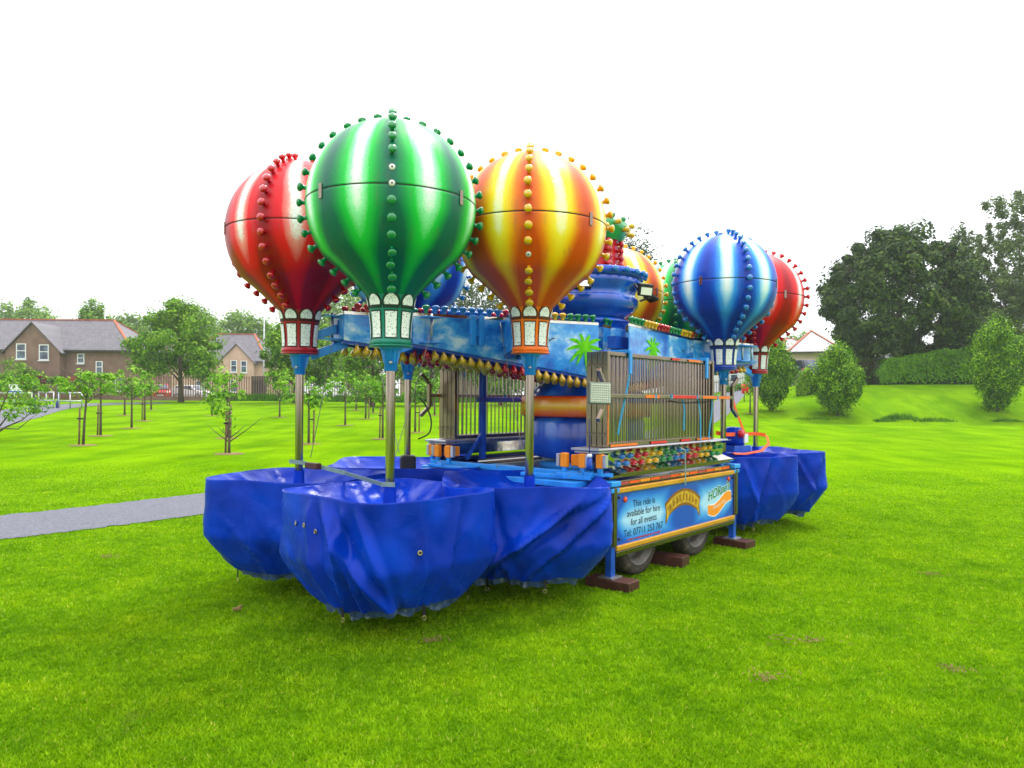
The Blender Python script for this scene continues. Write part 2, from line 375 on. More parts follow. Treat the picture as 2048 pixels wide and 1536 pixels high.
def ribbon(name, left, right, m, lift=.012, sub=14, kind='structure'):
    vs = []; fs = []; n = len(left)
    L = [Vector((p[0], p[1], 0)) for p in left]; Rr = [Vector((p[0], p[1], 0)) for p in right]
    rows = []
    for i in range(n - 1):
        for k in range(sub): t = k / sub; rows.append((L[i].lerp(L[i + 1], t), Rr[i].lerp(Rr[i + 1], t)))
    rows.append((L[-1], Rr[-1])); w = 5
    for a, b in rows:
        for k in range(w):
            p = a.lerp(b, k / (w - 1)); e_ = .05 * noise.noise(Vector((p.x * 5, p.y * 5, 3))) + .03 * noise.noise(Vector((p.x * 14, p.y * 14, 9))) if k in (0, w - 1) else 0; vs.append((p.x + e_, p.y - e_, gz(p.x, p.y) + lift))
    for i in range(len(rows) - 1):
        for k in range(w - 1):
            q = i * w + k; fs.append((q, q + 1, q + w + 1, q + w))
    o = MB().add(vs, fs, 0, True).build(name, m, recalc=True); tag(o, kind=kind); return o
M['asphalt'] = mat('wet_path_asphalt', (.10, .102, .125), .9, 0, .45, 30, .7, 90)
M['road'] = mat('road_asphalt', (.15, .15, .165), .5, 0, .15, 3)
def smooth_pts(pts, k=10):
    out = []; n = len(pts)
    for i in range(n - 1):
        p0, p1, p2, p3 = [Vector(pts[max(0, min(n - 1, j))]) for j in (i - 1, i, i + 1, i + 2)]
        for q in range(k):
            t = q / k
            out.append(.5 * ((2 * p1) + (p2 - p0) * t + (2 * p0 - 5 * p1 + 4 * p2 - p3) * t * t + (3 * p1 - p0 - 3 * p2 + p3) * t ** 3))
    out.append(Vector(pts[-1])); return out
def path(name, pts, w, m, lift=.012):
    c = smooth_pts([(x, y, 0) for x, y in pts]); Lp = []; Rp = []
    for i, p in enumerate(c):
        d = (c[min(i + 1, len(c) - 1)] - c[max(i - 1, 0)]).normalized(); nn = Vector((-d.y, d.x, 0))
        j = .05 * noise.noise(p * 1.3); Lp.append(p + nn * (w / 2 + j)); Rp.append(p - nn * (w / 2 + j))
    return ribbon(name, Lp, Rp, m, lift, 12)
path('park_path', [(-13, 1.5), (-8.9, 6.3), (-6.25, 9.15), (-4.6, 11.5), (-.6, 18.5), (4.6, 27), (9.3, 38), (13.9, 50), (18.0, 61), (21, 70)], 1.95, M['asphalt'])
a1, a2, a3 = G(-300, 905), G(-20, 842), G(115, 813)
path('side_path', [(a1.x, a1.y), (a2.x, a2.y), (a3.x, a3.y), (a3.x + 3, a3.y + 7)], 3.2, M['asphalt'], .016)
path('street', [(-75, 74), (-30, 74.5), (0, 75), (40, 76), (90, 78)], 6.5, M['road'], .02)

# ------------------------------------------------------------- grass blades near the camera
def blade_mat():
    m, n, l, b = nt('grass_blade')
    at = n.new('ShaderNodeAttribute'); at.attribute_name = 'tone'
    tc = n.new('ShaderNodeTexCoord'); nz = n.new('ShaderNodeTexNoise'); nz.inputs['Scale'].default_value = 1.6; nz.inputs['Detail'].default_value = 9; nz.inputs['Roughness'].default_value = .68
    l.new(tc.outputs['Object'], nz.inputs['Vector'])
    r = ramp(n, [(0, (.082, .195, .001)), (.45, (.17, .34, .002)), (.85, (.30, .48, .004)), (1, (.45, .46, .06))]); l.new(at.outputs['Fac'], r.inputs[0])
    r2 = ramp(n, [(.32, (.55, .70, .65)), (.5, (.96, 1.0, 1)), (.68, (1.32, 1.14, 1.0))]); l.new(nz.outputs['Fac'], r2.inputs[0])
    mm = n.new('ShaderNodeMix'); mm.data_type = 'RGBA'; mm.blend_type = 'MULTIPLY'; mm.inputs[0].default_value = 1
    l.new(r.outputs[0], mm.inputs[6]); l.new(r2.outputs[0], mm.inputs[7])
    n6 = n.new('ShaderNodeTexNoise'); n6.inputs['Scale'].default_value = 2.3; n6.inputs['Detail'].default_value = 7; n6.inputs['Roughness'].default_value = .7; l.new(tc.outputs['Object'], n6.inputs['Vector'])
    r6 = ramp(n, [(.63, (0, 0, 0)), (.74, (.65, .65, .65))]); l.new(n6.outputs['Fac'], r6.inputs[0])
    m6 = n.new('ShaderNodeMix'); m6.data_type = 'RGBA'; l.new(r6.outputs[0], m6.inputs[0]); l.new(mm.outputs[2], m6.inputs[6]); m6.inputs[7].default_value = (.24, .22, .05, 1); mm = m6
    l.new(mm.outputs[2], b.inputs['Base Color']); b.inputs['Roughness'].default_value = .6; b.inputs['Specular IOR Level'].default_value = .08
    tr = n.new('ShaderNodeBsdfTranslucent'); l.new(mm.outputs[2], tr.inputs[0]); mx = n.new('ShaderNodeMixShader'); mx.inputs[0].default_value = .35
    l.new(b.outputs[0], mx.inputs[1]); l.new(tr.outputs[0], mx.inputs[2]); l.new(mx.outputs[0], n['Material Output'].inputs[0])
    return m
def grass(N):
    # more blades where they show larger
    Y = 2.6 * (18 / 2.6) ** (rng.random(N) ** 1.1) 
    X = (rng.random(N) * 2 - 1) * (Y * .76 + .9)
    # leave the path clear
    pc = np.array([(p.x, p.y) for p in smooth_pts([(-13, 1.5, 0), (-8.9, 6.3, 0), (-6.25, 9.15, 0), (-4.6, 11.5, 0), (-.6, 18.5, 0)])])
    d = np.full(N, 9.0)
    for i in range(len(pc) - 1):
        a, bb = pc[i], pc[i + 1]; ab = bb - a; t = np.clip(((X - a[0]) * ab[0] + (Y - a[1]) * ab[1]) / (ab @ ab), 0, 1)
        d = np.minimum(d, np.hypot(X - a[0] - t * ab[0], Y - a[1] - t * ab[1]))
    k = (d > .94) & (rng.random(N) > np.clip((Y - 9) / 9, 0, 1) ** 1.3); X = X[k]; Y = Y[k]; n = len(X)
    cl = np.array([noise.noise(Vector((x * 2.2, y * 2.2, 0))) for x, y in zip(X[::8], Y[::8])]); cl = np.repeat(cl, 8)[:n]
    # clumped noise is sampled sparsely; neighbours in the list are independent, so recompute coarse field
    gx = ((X + 20) * 6).astype(int); gy = (Y * 6).astype(int); tab = rng.random((260, 120)); cl = tab[gx % 260, gy % 120]
    gx2 = ((X + 20) * 19).astype(int); gy2 = (Y * 19).astype(int); tab2 = rng.random((900, 400)); cl2 = tab2[gx2 % 900, gy2 % 400]
    h = (.009 + .011 * rng.random(n)) * (1 + .35 * cl2 + .2 * cl) * .85
    w = .0031 * (1 + rng.random(n) * .6) * (1 + Y * .16)
    az = rng.random(n) * 2 * PI; lean = h * (.3 + .9 * rng.random(n)); la = rng.random(n) * 2 * PI
    z = np.array([0.0] * n); 
    far = Y > 9; z[far] = [gz(x, y) for x, y in zip(X[far], Y[far])]
    co = np.empty((n, 3, 3))
    co[:, 0] = np.stack([X - w * np.cos(az), Y - w * np.sin(az), z - .003], 1)
    co[:, 1] = np.stack([X + w * np.cos(az), Y + w * np.sin(az), z - .003], 1)
    co[:, 2] = np.stack([X + lean * np.cos(la), Y + lean * np.sin(la), z + h], 1)
    me = np_mesh('grass_blades', co.reshape(-1, 3), np.arange(3 * n).reshape(-1, 3), blade_mat())
    tone = np.clip(.25 + .45 * rng.random(n) + .30 * (cl2 - .5) + .2 * (cl - .5), 0, .9); tone[rng.random(n) > .985] = 1
    at = me.attributes.new('tone', 'FLOAT', 'FACE'); at.data.foreach_set('value', tone.astype(np.float32))
    o = link('grass', me); tag(o, 'short wet mown grass around the parked ride', 'grass', kind='stuff')
grass(760000)
# ------------------------------------------------------------- balloon cars
def bulb_mesh(name, m, prof, n=10):
    return MB().lathe(prof, n).mesh(name, m)
CAP = [(.0, 0), (.017, 0), (.014, .012), (.016, .026), (.029, .042), (.032, .050), (.028, .060), (.014, .067), (0, .069)]
GLOBE = [(.0, 0), (.016, 0), (.017, .02), (.030, .045), (.033, .062), (.027, .080), (.012, .09), (0, .092)]
EGG = [(.0, 0), (.017, 0), (.017, .015), (.024, .03), (.029, .05), (.027, .07), (.016, .087), (0, .094)]
CAPM = {k: bulb_mesh('lamp_cap', BM[k], CAP) for k in BM}
GLOBEM = {k: bulb_mesh('lamp_globe', BM[k], GLOBE) for k in BM}
EGGM = {k: bulb_mesh('lamp_egg', BM[k], EGG) for k in BM}
def orient(z):
    z = Vector(z).normalized(); return z.to_track_quat('Z', 'Y').to_euler()
def lamp(me, parent, p, d, s=1.0):
    o = bpy.data.objects.new('bulb', me); C.objects.link(o); o.parent = parent; o.location = p; d = Vector(d).normalized() + Vector((random.gauss(0, .05), random.gauss(0, .05), random.gauss(0, .05))); o.rotation_euler = orient(d)
    if s != 1: o.scale = (s, s, s)
    return o
ZC, RB, TH = 2.98, .605, R(128)
def bal_prof():
    pr = [(RB * math.sin(t), ZC + RB * math.cos(t)) for t in np.linspace(0, TH, 40)]
    r0, z0 = pr[-1]; dx, dz = math.cos(TH), -math.sin(TH)
    for s in np.linspace(0, 1, 9)[1:]:
        r = r0 + (.176 - r0) * s; pr.append((r - .012 * math.sin(s * PI), z0 + (2.335 - z0) * s))
    return pr
PROF = bal_prof()
k_seam = min(i for i, (r, z) in enumerate(PROF) if z < ZC)
up = [p for p in PROF[:k_seam]] + [(RB, ZC + .003), (RB - .008, ZC + .001)]
lo = [(RB - .008, ZC - .001), (RB, ZC - .003)] + PROF[k_seam:]
M['seam'] = mat('seam_grime', (.02, .02, .02), .9)
M['socket'] = mat('white_lamp_socket', (.62, .6, .55), .5)
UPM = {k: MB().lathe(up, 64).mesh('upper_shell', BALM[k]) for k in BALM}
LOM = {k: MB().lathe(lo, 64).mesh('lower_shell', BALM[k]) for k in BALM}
def arc_points(step=.106, start=.10):
    """points and outward directions along one meridian of the balloon"""
    pts = []; acc = -start; out = []
    for i in range(len(PROF) - 1):
        a = Vector((PROF[i][0], 0, PROF[i][1])); b = Vector((PROF[i + 1][0], 0, PROF[i + 1][1])); L = (b - a).length
        while acc + L >= 0 and L > 0:
            t = -acc / L
            if t > 1: break
            p = a.lerp(b, t); d = (b - a).normalized(); nn = Vector((-d.z, 0, d.x)); out.append((p, nn)); acc -= step
        acc += L
    return out
ARC = arc_points()
TRIM = {'green': (.0, .17, .12), 'red': (.34, .0, .015), 'orange': (.78, .13, 0), 'blue': (.0, .035, .30)}
TRM = {k: mat(k + '_skirt_paint', TRIM[k], .35, 0, .2, 8, .1, coat=.4) for k in TRIM}
DKM = {k: mat(k + '_skirt_outline', tuple(x * .12 + .004 for x in TRIM[k]), .5, 0, .2, 8) for k in TRIM}
S_N = 8
def sk_r(z):   # skirt flares gently at the neck
    t = (z - 1.985) / (2.345 - 1.985); return .136 + .050 * max(0, t - .1) ** 1.7 + .007 * (1 - t) ** 6
def patch(zs, aw, dr, name_mb, a_c=0, nseg=4):
    vs = []; fs = []
    for z0, w in zip(zs, aw):
        for k in range(nseg + 1):
            a = a_c + w * (2 * k / nseg - 1); r = sk_r(z0) + dr
            vs.append((r * math.cos(a), r * math.sin(a), z0))
    for i in range(len(zs) - 1):
        for k in range(nseg):
            q = i * (nseg + 1) + k; fs.append((q, q + 1, q + nseg + 2, q + nseg + 1))
    name_mb.add(vs, fs, 0, True)
SKC = {}
for k in TRIM:
    body = MB().lathe([(sk_r(z) , z) for z in np.linspace(1.985, 2.345, 10)], 48); body.lathe([(0.02, 1.984), (sk_r(1.985) + .012, 1.984), (sk_r(1.985) + .012, 1.972), (0.02, 1.972)], 32)
    win = MB(); zz = np.linspace(2.035, 2.215, 6); patch(zz, [PI / 8 * .66] * 6, .006, win)
    outl = MB(); zz = np.linspace(2.026, 2.226, 6); patch(zz, [PI / 8 * .80] * 6, .003, outl)
    sw = MB(); zz = np.linspace(2.262, 2.335, 7); patch(zz, [PI / 8 * .78 * math.sqrt(max(0, 1 - abs((t - .22) / .80) ** 1.5)) for t in np.linspace(0, 1, 7)], .006, sw)
    so = MB(); zz = np.linspace(2.238, 2.352, 9); patch(zz, [PI / 8 * .99 * (math.sqrt(max(0, 1 - abs((t - .30) / .72) ** 2))) for t in np.linspace(0, 1, 9)], .003, so)
    band = MB().lathe([(sk_r(1.99) + .004, 1.988), (sk_r(1.99) + .009, 1.994), (sk_r(2.01) + .009, 2.016), (sk_r(2.01) + .004, 2.022)], 40)
    SKC[k] = dict(body=body.mesh('skirt', TRM[k]), win=win.mesh('window_panel', M['dots']), outl=outl.mesh('panel_outline', DKM[k]),
                  sw=sw.mesh('scallop', M['dots']), so=so.mesh('scallop_outline', DKM[k]), band=band.mesh('base_band', TRM[k]))
brk = MB().lathe([(.085, 1.972), (.085, 1.960), (.048, 1.945), (.046, 1.80), (.036, 1.80)], 16)
for a in range(4): brk.prism([(.046, 1.86), (.046, 1.955), (.082, 1.955), (.055, 1.86)], .008, Matrix.Rotation(a * PI / 2 + .4, 4, 'Z'))
BRKM = brk.mesh('mast_bracket', M['lblue'])
boltM = MB().lathe([(0, 0), (.014, 0), (.014, .012), (0, .014)], 6).mesh('bolt', M['galv'])
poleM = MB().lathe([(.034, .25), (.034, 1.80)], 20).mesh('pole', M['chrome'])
hingeM = MB().box((0, 0, 0), (.006, .032, .10)).mesh('latch', M['steel'], bevel=.002)
ringM = MB().lathe([(RB + .002, ZC - .0035), (RB + .0035, ZC), (RB + .002, ZC + .0035)], 72).mesh('seam_strip', M['seam'])
def tub_mesh(m):
    pr = [(.05, .33), (.28, .32), (.36, .40), (.50, .62), (.54, .78), (.51, .78), (.47, .62), (.3, .42), (.05, .40)]
    return MB().lathe(pr, 8, smooth=False).mesh('tub', m)
TUBM = {k: tub_mesh(mat(k + '_tub_fibreglass', TRIM[k], .35, 0, .2, 4, coat=.4)) for k in TRIM}
CARS = {}
def car(key, x, y, azo, col, label, missing=(), tubrot=0, tub_off=(0, 0)):
    base = math.atan2(-y, -x)
    root = empty('balloon_car', (x, y, 0), base + R(azo), label, 'balloon car', 'balloon cars of the packed ride')
    bc = 'yellow' if col == 'orange' else col
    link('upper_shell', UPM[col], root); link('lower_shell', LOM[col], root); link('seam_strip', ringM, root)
    sk = link('skirt', SKC[col]['body'], root)
    for i in range(S_N):
        rz = (0, 0, 2 * PI * i / S_N + PI / 8 * 0)
        link('panel_outline', SKC[col]['outl'], sk, rot=rz); link('window_panel', SKC[col]['win'], sk, rot=rz)
        link('scallop_outline', SKC[col]['so'], sk, rot=rz); link('scallop', SKC[col]['sw'], sk, rot=rz)
    link('base_band', SKC[col]['band'], sk)
    br = link('mast_bracket', BRKM, root)
    for a in (0, PI): o = link('bolt', boltM, br, (.05 * math.cos(a), .05 * math.sin(a), 1.86), orient((math.cos(a), math.sin(a), 0)))
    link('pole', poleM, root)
    tq = Matrix.Rotation(-(base + R(azo)), 3, 'Z') @ Vector((*tub_off, 0)); link('tub', TUBM[col], root, tq, (0, 0, tubrot))
    for line in range(4):
        A = Matrix.Rotation(line * PI / 2, 3, 'Z')
        for i, (p, d) in enumerate(ARC):
            q, dd = A @ p, A @ d
            if line == 0 and i in missing:
                so = MB().lathe([(0, 0), (.021, 0), (.021, .006), (.007, .009), (0, .009)], 12).build('empty_socket', M['socket'], root, q, orient(dd)); so['label'] = 'empty white lamp socket'
                MB().lathe([(0, .0095), (.006, .0095), (.006, .011), (0, .011)], 8).build('contact', M['black'], so)
                continue
            lamp(CAPM[bc], root, q - dd * .004, dd, .95 + .1 * random.random())
    for a in (R(50), R(-50), R(130), R(-130)):
        link('latch', hingeM, root, ((RB + .004) * math.cos(a), (RB + .004) * math.sin(a), ZC - .012), (0, 0, a))
    CARS[key] = root; return root
car('G', -.875, 5.40, 0, 'green', 'large green and white striped balloon nearest the camera on a steel pole', (7, 8))
car('O', .145, 6.07, -2, 'orange', 'orange and yellow striped balloon beside the large green one, at the near end', (11,), 0, (-.06, .16))
car('R', -1.80, 6.35, -27, 'red', 'red and white balloon partly behind the large green one, far left of the ride')
car('B', -1.07, 7.70, 5, 'blue', 'dark blue balloon mostly hidden between the large green and orange ones')
car('B2', 2.53, 8.98, 25, 'blue', 'blue and white striped balloon at the far end of the ride, above the barriers', (), 0, (.17, .34))
car('R2', 3.29, 10.12, 85, 'red', 'red balloon at the far right, half behind the blue and white one', (), 0, (.0, -.05))
car('O2', 1.36, 9.80, 5, 'orange', 'yellow and orange balloon behind the central tower')
car('G2', 2.35, 10.80, 0, 'green', 'small green balloon showing between the rear yellow and rear blue ones')

# ------------------------------------------------------------- tarpaulins over the tubs
M['ring'] = mat('brass_eyelet', (.5, .4, .2), .3, 1)
def tarp(x, y, rot, half, seed, label, gap=None, rim=.95, off=(0, 0), hem_z=.27, creases=(), p=7, low=.51, marks=()):
    rnd = random.Random(seed); cx, cy = x + off[0], y + off[1]
    root = empty('tarpaulin', (cx, cy, 0), 0, label, 'tarpaulin', 'blue tarpaulins over the ride tubs')
    px, py = x - cx, y - cy
    N = 320; rows = []
    def Rt(a):
        c, s = math.cos(a - rot), math.sin(a - rot)
        hx, hy = half
        r = (abs(c / hx) ** p + abs(s / hy) ** p) ** (-1 / p)
        return r
    sd = Vector((seed * 3.1, seed * 1.7, seed))
    def fold(a, z, r):
        """outward displacement of the hanging cloth"""
        q = Vector((math.cos(a) * r, math.sin(a) * r, z))
        h = (rim - z) / (rim - hem_z)
        d = 0
        nz = noise.noise(Vector((q.x * 2.2, q.y * 2.2, z * .8)) + sd); d += .022 * nz * (.3 + h)
        rd = 1 - abs(noise.noise(Vector((q.x * 2.1 + z * .9, q.y * 2.1 - z * .5, z * 1.3)) + sd * 1.3)) * 3.2
        d += .020 * max(0, rd) * (.25 + .8 * h)
        rd2 = 1 - abs(noise.noise(Vector((q.x * 5 - z * 2.0, q.y * 5 + z * 1.4, z * 3.0)) + sd * 2.3)) * 3.4
        d += .006 * max(0, rd2) * (.3 + h)
        rd3 = 1 - abs(noise.noise(Vector((q.x * 3.4 + z * 3.2, q.y * 3.4, z * 1.0)) - sd * .7)) * 4.0
        d += .016 * max(0, rd3) * h
        for a0, slope, w, amp in creases:   # long diagonal pulls, a0 at the rim
            da = (a - (a0 + slope * (rim - z)) + PI) % (2 * PI) - PI
            s = da * r
            d += amp * (math.exp(-abs(s) / (w * .8)) - .55 * math.exp(-((s - 1.5 * w) / (.9 * w)) ** 2)) * min(1, (rim - z) * 6 + .15)
        return d
    angs = [2 * PI * k / N for k in range(N)]
    vs = []; nr = 0
    # top: from the pole collar to the rim
    tf = [.0, .02, .06, .12, .2, .3, .4, .5, .6, .7, .8, .88, .94, .98, 1.0]
    for t in tf:
        for a in angs:
            r1 = Rt(a) - .012; ex, ey = r1 * math.cos(a), r1 * math.sin(a)
            sx, sy = px + .045 * math.cos(a), py + .045 * math.sin(a)
            X = sx + (ex - sx) * t; Yv = sy + (ey - sy) * t
            z = rim - .19 * (1 - t ** 3.6) + .05 * math.exp(-t * 14)
            q = Vector((X, Yv, 0))
            rdn = 1 - abs(noise.noise(q * 3.4 + sd * 3)) * 2.5
            z += (.035 * max(0, rdn) + .04 * noise.noise(q * 2.2 + sd)) * math.sin(PI * t) ** .5 + .012 * noise.noise(q * 9 + sd)
            z += 0.018 * noise.noise(Vector((math.cos(a) * 1.3, math.sin(a) * 1.3, 0)) + sd) * t
            vs.append((X, Yv, z))
        nr += 1
    # rim and hanging sides
    zs = [rim + .004, rim - .008] + list(np.linspace(rim - .03, low, 16)) + list(np.linspace(low, hem_z, 15))[1:]
    for z in zs:
        for a in angs:
            R0 = Rt(a); hz = hem_z + .04 * noise.noise(Vector((math.cos(a) * 2.2, math.sin(a) * 2.2, 0)) + sd * 5) - .035 * abs(math.sin(a * 2 + seed))
            zz = z
            if z < low: zz = low - (low - z) * (low - hz) / (low - hem_z)
            r = R0
            if zz < low: r = R0 * (1 - .25 * ((low - zz) / (low - hem_z)) ** 1.2)
            r += max(-.045, fold(a, zz, R0)) * min(1.0, max(.0, (rim + .01 - zz) * 9)) - .01
            zz += 0.018 * noise.noise(Vector((math.cos(a) * 1.3, math.sin(a) * 1.3, 0)) + sd) * max(0, 1 - (rim - z) * 5)
            vs.append((r * math.cos(a), r * math.sin(a), zz))
        nr += 1
    fs = []
    for i in range(nr - 1):
        for k in range(N):
            if gap and i >= len(tf) - 3:
                a = (angs[k] + PI) % (2 * PI) - PI
                if gap[0] < a < gap[1]: continue
            fs.append((i * N + k, i * N + (k + 1) % N, (i + 1) * N + (k + 1) % N, (i + 1) * N + k))
    sheet = MB().add(vs, fs, 0, True).build('sheet', M['tarp'], root)
    for az_, zq in marks:      # eyelets and scuffs pressed on the cloth
        k = int((az_ % (2 * PI)) / (2 * PI) * N); j = min(range(len(zs)), key=lambda q: abs(zs[q] - zq)); q0 = Vector(vs[(len(tf) + j) * N + k]); nn_ = Vector((math.cos(az_), math.sin(az_), 0))
        MB().lathe([(.010, 0), (.017, .001), (.017, .004), (.010, .005), (.010, 0)], 12).build('eyelet', M['ring'], root, q0 + nn_ * .006, orient(nn_))
        MB().lathe([(0, .001), (.010, .001)], 10).build('eyelet_hole', M['black'], root, q0 + nn_ * .006, orient(nn_))
    # grimy hem hanging inside and below the sheet
    hv = []; lastrow = vs[(nr - 1) * N: nr * N]
    for j, dz in enumerate((.035, .0, -.03, -.055)):
        for k, (X, Yv, z) in enumerate(lastrow):
            a = angs[k]; s = .955 - .02 * j - .05 * abs(noise.noise(Vector((a * 5, j * .3, seed))))
            rag = .012 * (noise.noise(Vector((math.cos(a) * 5, math.sin(a) * 5, seed + 9)))) * j
            hv.append((X * s, Yv * s, z + dz + rag))
    hf = [(j * N + k, j * N + (k + 1) % N, (j + 1) * N + (k + 1) % N, (j + 1) * N + k) for j in range(3) for k in range(N)
          if not (gap and gap[0] < (angs[k] + PI) % (2 * PI) - PI < gap[1])]
    MB().add(hv, hf, 0, True).build('hem', M['hem'], root)
    # tie-down tabs with rings
    for j in range(5):
        k = int((j + .5 * rnd.random()) * N / 5) % N; X, Yv, z = lastrow[k]
        if gap and gap[0] - .1 < (angs[k] + PI) % (2 * PI) - PI < gap[1] + .1: continue
        q = Vector((X, Yv, 0)).normalized()
        a = Vector((X, Yv, z)) + q * .006
        st = MB().bar(a + Vector((0, 0, .02)), a - Vector((0, 0, .065)), .022, .004, up=q).build('tie_strap', M['black'], root)
        c = a - Vector((0, 0, .08)); side = Vector((-q.y, q.x, 0))
        MB().tube([c + side * .015 * math.cos(t) + Vector((0, 0, .015 * math.sin(t))) for t in np.linspace(0, 2 * PI, 11)], .003, 5, cap=False).build('ring', M['ring'], st)
    # collar bunched round the pole
    col = []
    for i, z in enumerate(np.linspace(rim - .22, rim + .04, 9)):
        for k in range(28):
            a = 2 * PI * k / 28; r = .048 - .004 * i / 8 + .016 * (1 - i / 9) * noise.noise(Vector((math.cos(a) * 3, math.sin(a) * 3, z * 9)) + sd) + .02 * max(0, 1 - i / 1.6)
            col.append((px + r * math.cos(a), py + r * math.sin(a), z))
    cf = [(i * 28 + k, i * 28 + (k + 1) % 28, (i + 1) * 28 + (k + 1) % 28, (i + 1) * 28 + k) for i in range(8) for k in range(28)]
    MB().add(col, cf, 0, True).build('collar', M['tarp'], root)
    return root
# creases: (angle at rim, slope rad per metre down, width m, depth m)
tarp(-.875, 5.40, R(47), (.60, .61), 3, 'blue tarpaulin over the nearest tub, below the large green balloon, corner towards camera',
     off=(.0, -.04), hem_z=.25, p=6, marks=((R(-152), .76), (R(-142), .75), (R(-131), .72), (R(-62), .62)), creases=((R(-126), 1.1, .06, .07), (R(-106), -.15, .05, .06), (R(-98), .5, .04, .045), (R(-62), .1, .03, .018), (R(-140), .3, .05, .045), (R(-30), -.4, .04, .02), (R(-117), .5, .04, .04)))
tarp(.145, 6.07, R(4), (.66, .68), 8, 'blue tarpaulin with deep diagonal creases on the tub beside the hire banner',
     off=(-.06, .16), hem_z=.25, creases=((R(-40), -2.1, .06, .07), (R(-52), -1.5, .05, .05), (R(-34), -1.3, .05, .055), (R(-46), -1.9, .04, .05), (R(-120), .5, .06, .045), (R(-80), -.5, .05, .02), (R(-112), .1, .04, .03)))
tarp(-1.80, 6.35, R(-14), (.61, .62), 15, 'blue tarpaulin on the leftmost tub, below the front red balloon',
     off=(.02, .02), hem_z=.25, p=6, creases=((R(-75), .5, .06, .03), (R(-120), .3, .08, .02)))
tarp(-1.07, 7.70, R(4), (.74, .70), 21, 'low blue tarpaulin behind the front tubs, round a pole with a black wrap', hem_z=.28)
tarp(2.53, 8.98, R(20), (.64, .62), 27, 'blue tarpaulin hanging right of the hire banner at the far end', off=(.17, .34), hem_z=.2,
     creases=((R(-95), .6, .06, .05), (R(-60), -.5, .05, .05), (R(-110), .2, .05, .04)))
tarp(3.29, 10.12, R(12), (.66, .66), 33, 'blue tarpaulin on the far right tub, open beside a red stripe of tub', gap=(R(-86), R(-74)), off=(.03, -.05), hem_z=.2,
     creases=((R(-70), .7, .06, .06), (R(-40), -.4, .06, .05)))
tarp(1.36, 9.80, R(0), (.72, .70), 41, 'blue tarpaulin on a rear tub hidden behind the trailer deck', hem_z=.28)
tarp(2.35, 10.80, R(10), (.72, .70), 47, 'blue tarpaulin on the rearmost tub beneath the rear green balloon', hem_z=.28)
# ------------------------------------------------------------- trailer (local x along it, near side y < 0)
TC = Vector((.80, 8.10, 0)); TA = math.atan2(.762, .648)
trailer = empty('ride_trailer', TC, TA, 'twin axle trailer with a blue hire banner carrying the packed balloon ride', 'trailer')
def tl(x, y, z): return (Matrix.Translation(TC) @ Matrix.Rotation(TA, 4, 'Z')) @ Vector((x, y, z))
b = MB()
for y in (-.92, .92): b.box((0, y, .70), (2.6, .09, .16))
for x in (-1.25, -.6, 0, .6, 1.25): b.box((x, 0, .70), (.08, 1.75, .12))
b.build('chassis_frame', M['dblue'], trailer, bevel=.006)
b = MB().box((0, 0, .83), (2.56, 2.1, .09)); b.build('deck', M['blue'], trailer, bevel=.008)
b = MB(); b.box((-1.42, 0, .88), (.22, 1.9, .05)); b.box((-1.33, 0, .955), (.05, 2.0, .05)); b.box((1.38, 0, .88), (.15, 1.9, .05)); b.build('end_beam', M['lblue'], trailer, bevel=.006)
# under-deck running gear
b = MB()
for x in (-.63, .42):
    b.tube([(x, -.85, .345), (x, .85, .345)], .035, 10)
    for y in (-.7, .7): b.box((x, y, .47), (.5, .05, .05)); b.tube([(x, y, .36), (x, y, .60)], .03, 8)
b.build('axle_gear', M['dblue'], trailer)
b = MB().box((0, 0, .56), (1.9, .5, .14)); b.build('storage_box', M['black'], trailer)
M['maroon'] = M['timber']
for s in (-1, 1):
    yy = s * 1.13
    for x in (-1.235, 1.235):
        b = MB().box((x, yy * .995, .60), (.085, .075, .50)); b.box((x - .0, yy, .60), (.05, .082, .50), mi=1)
        post = b.build('corner_post', [M['steel'], M['steel']], trailer, bevel=.004)
        MB().box((x, yy * .99, .225), (.065, .06, .30)).build('leg_tube', M['blue'], post, bevel=.004)
        MB().box((x, yy * .99, .088), (.16, .14, .012)).build('foot_plate', M['galv'], post)
        c = MB().box((x, yy * .985, .885), (.15, .13, .045)); c.box((x, yy * .985, .83), (.13, .115, .04)); c.build('post_cap', M['lblue'], post, bevel=.006)
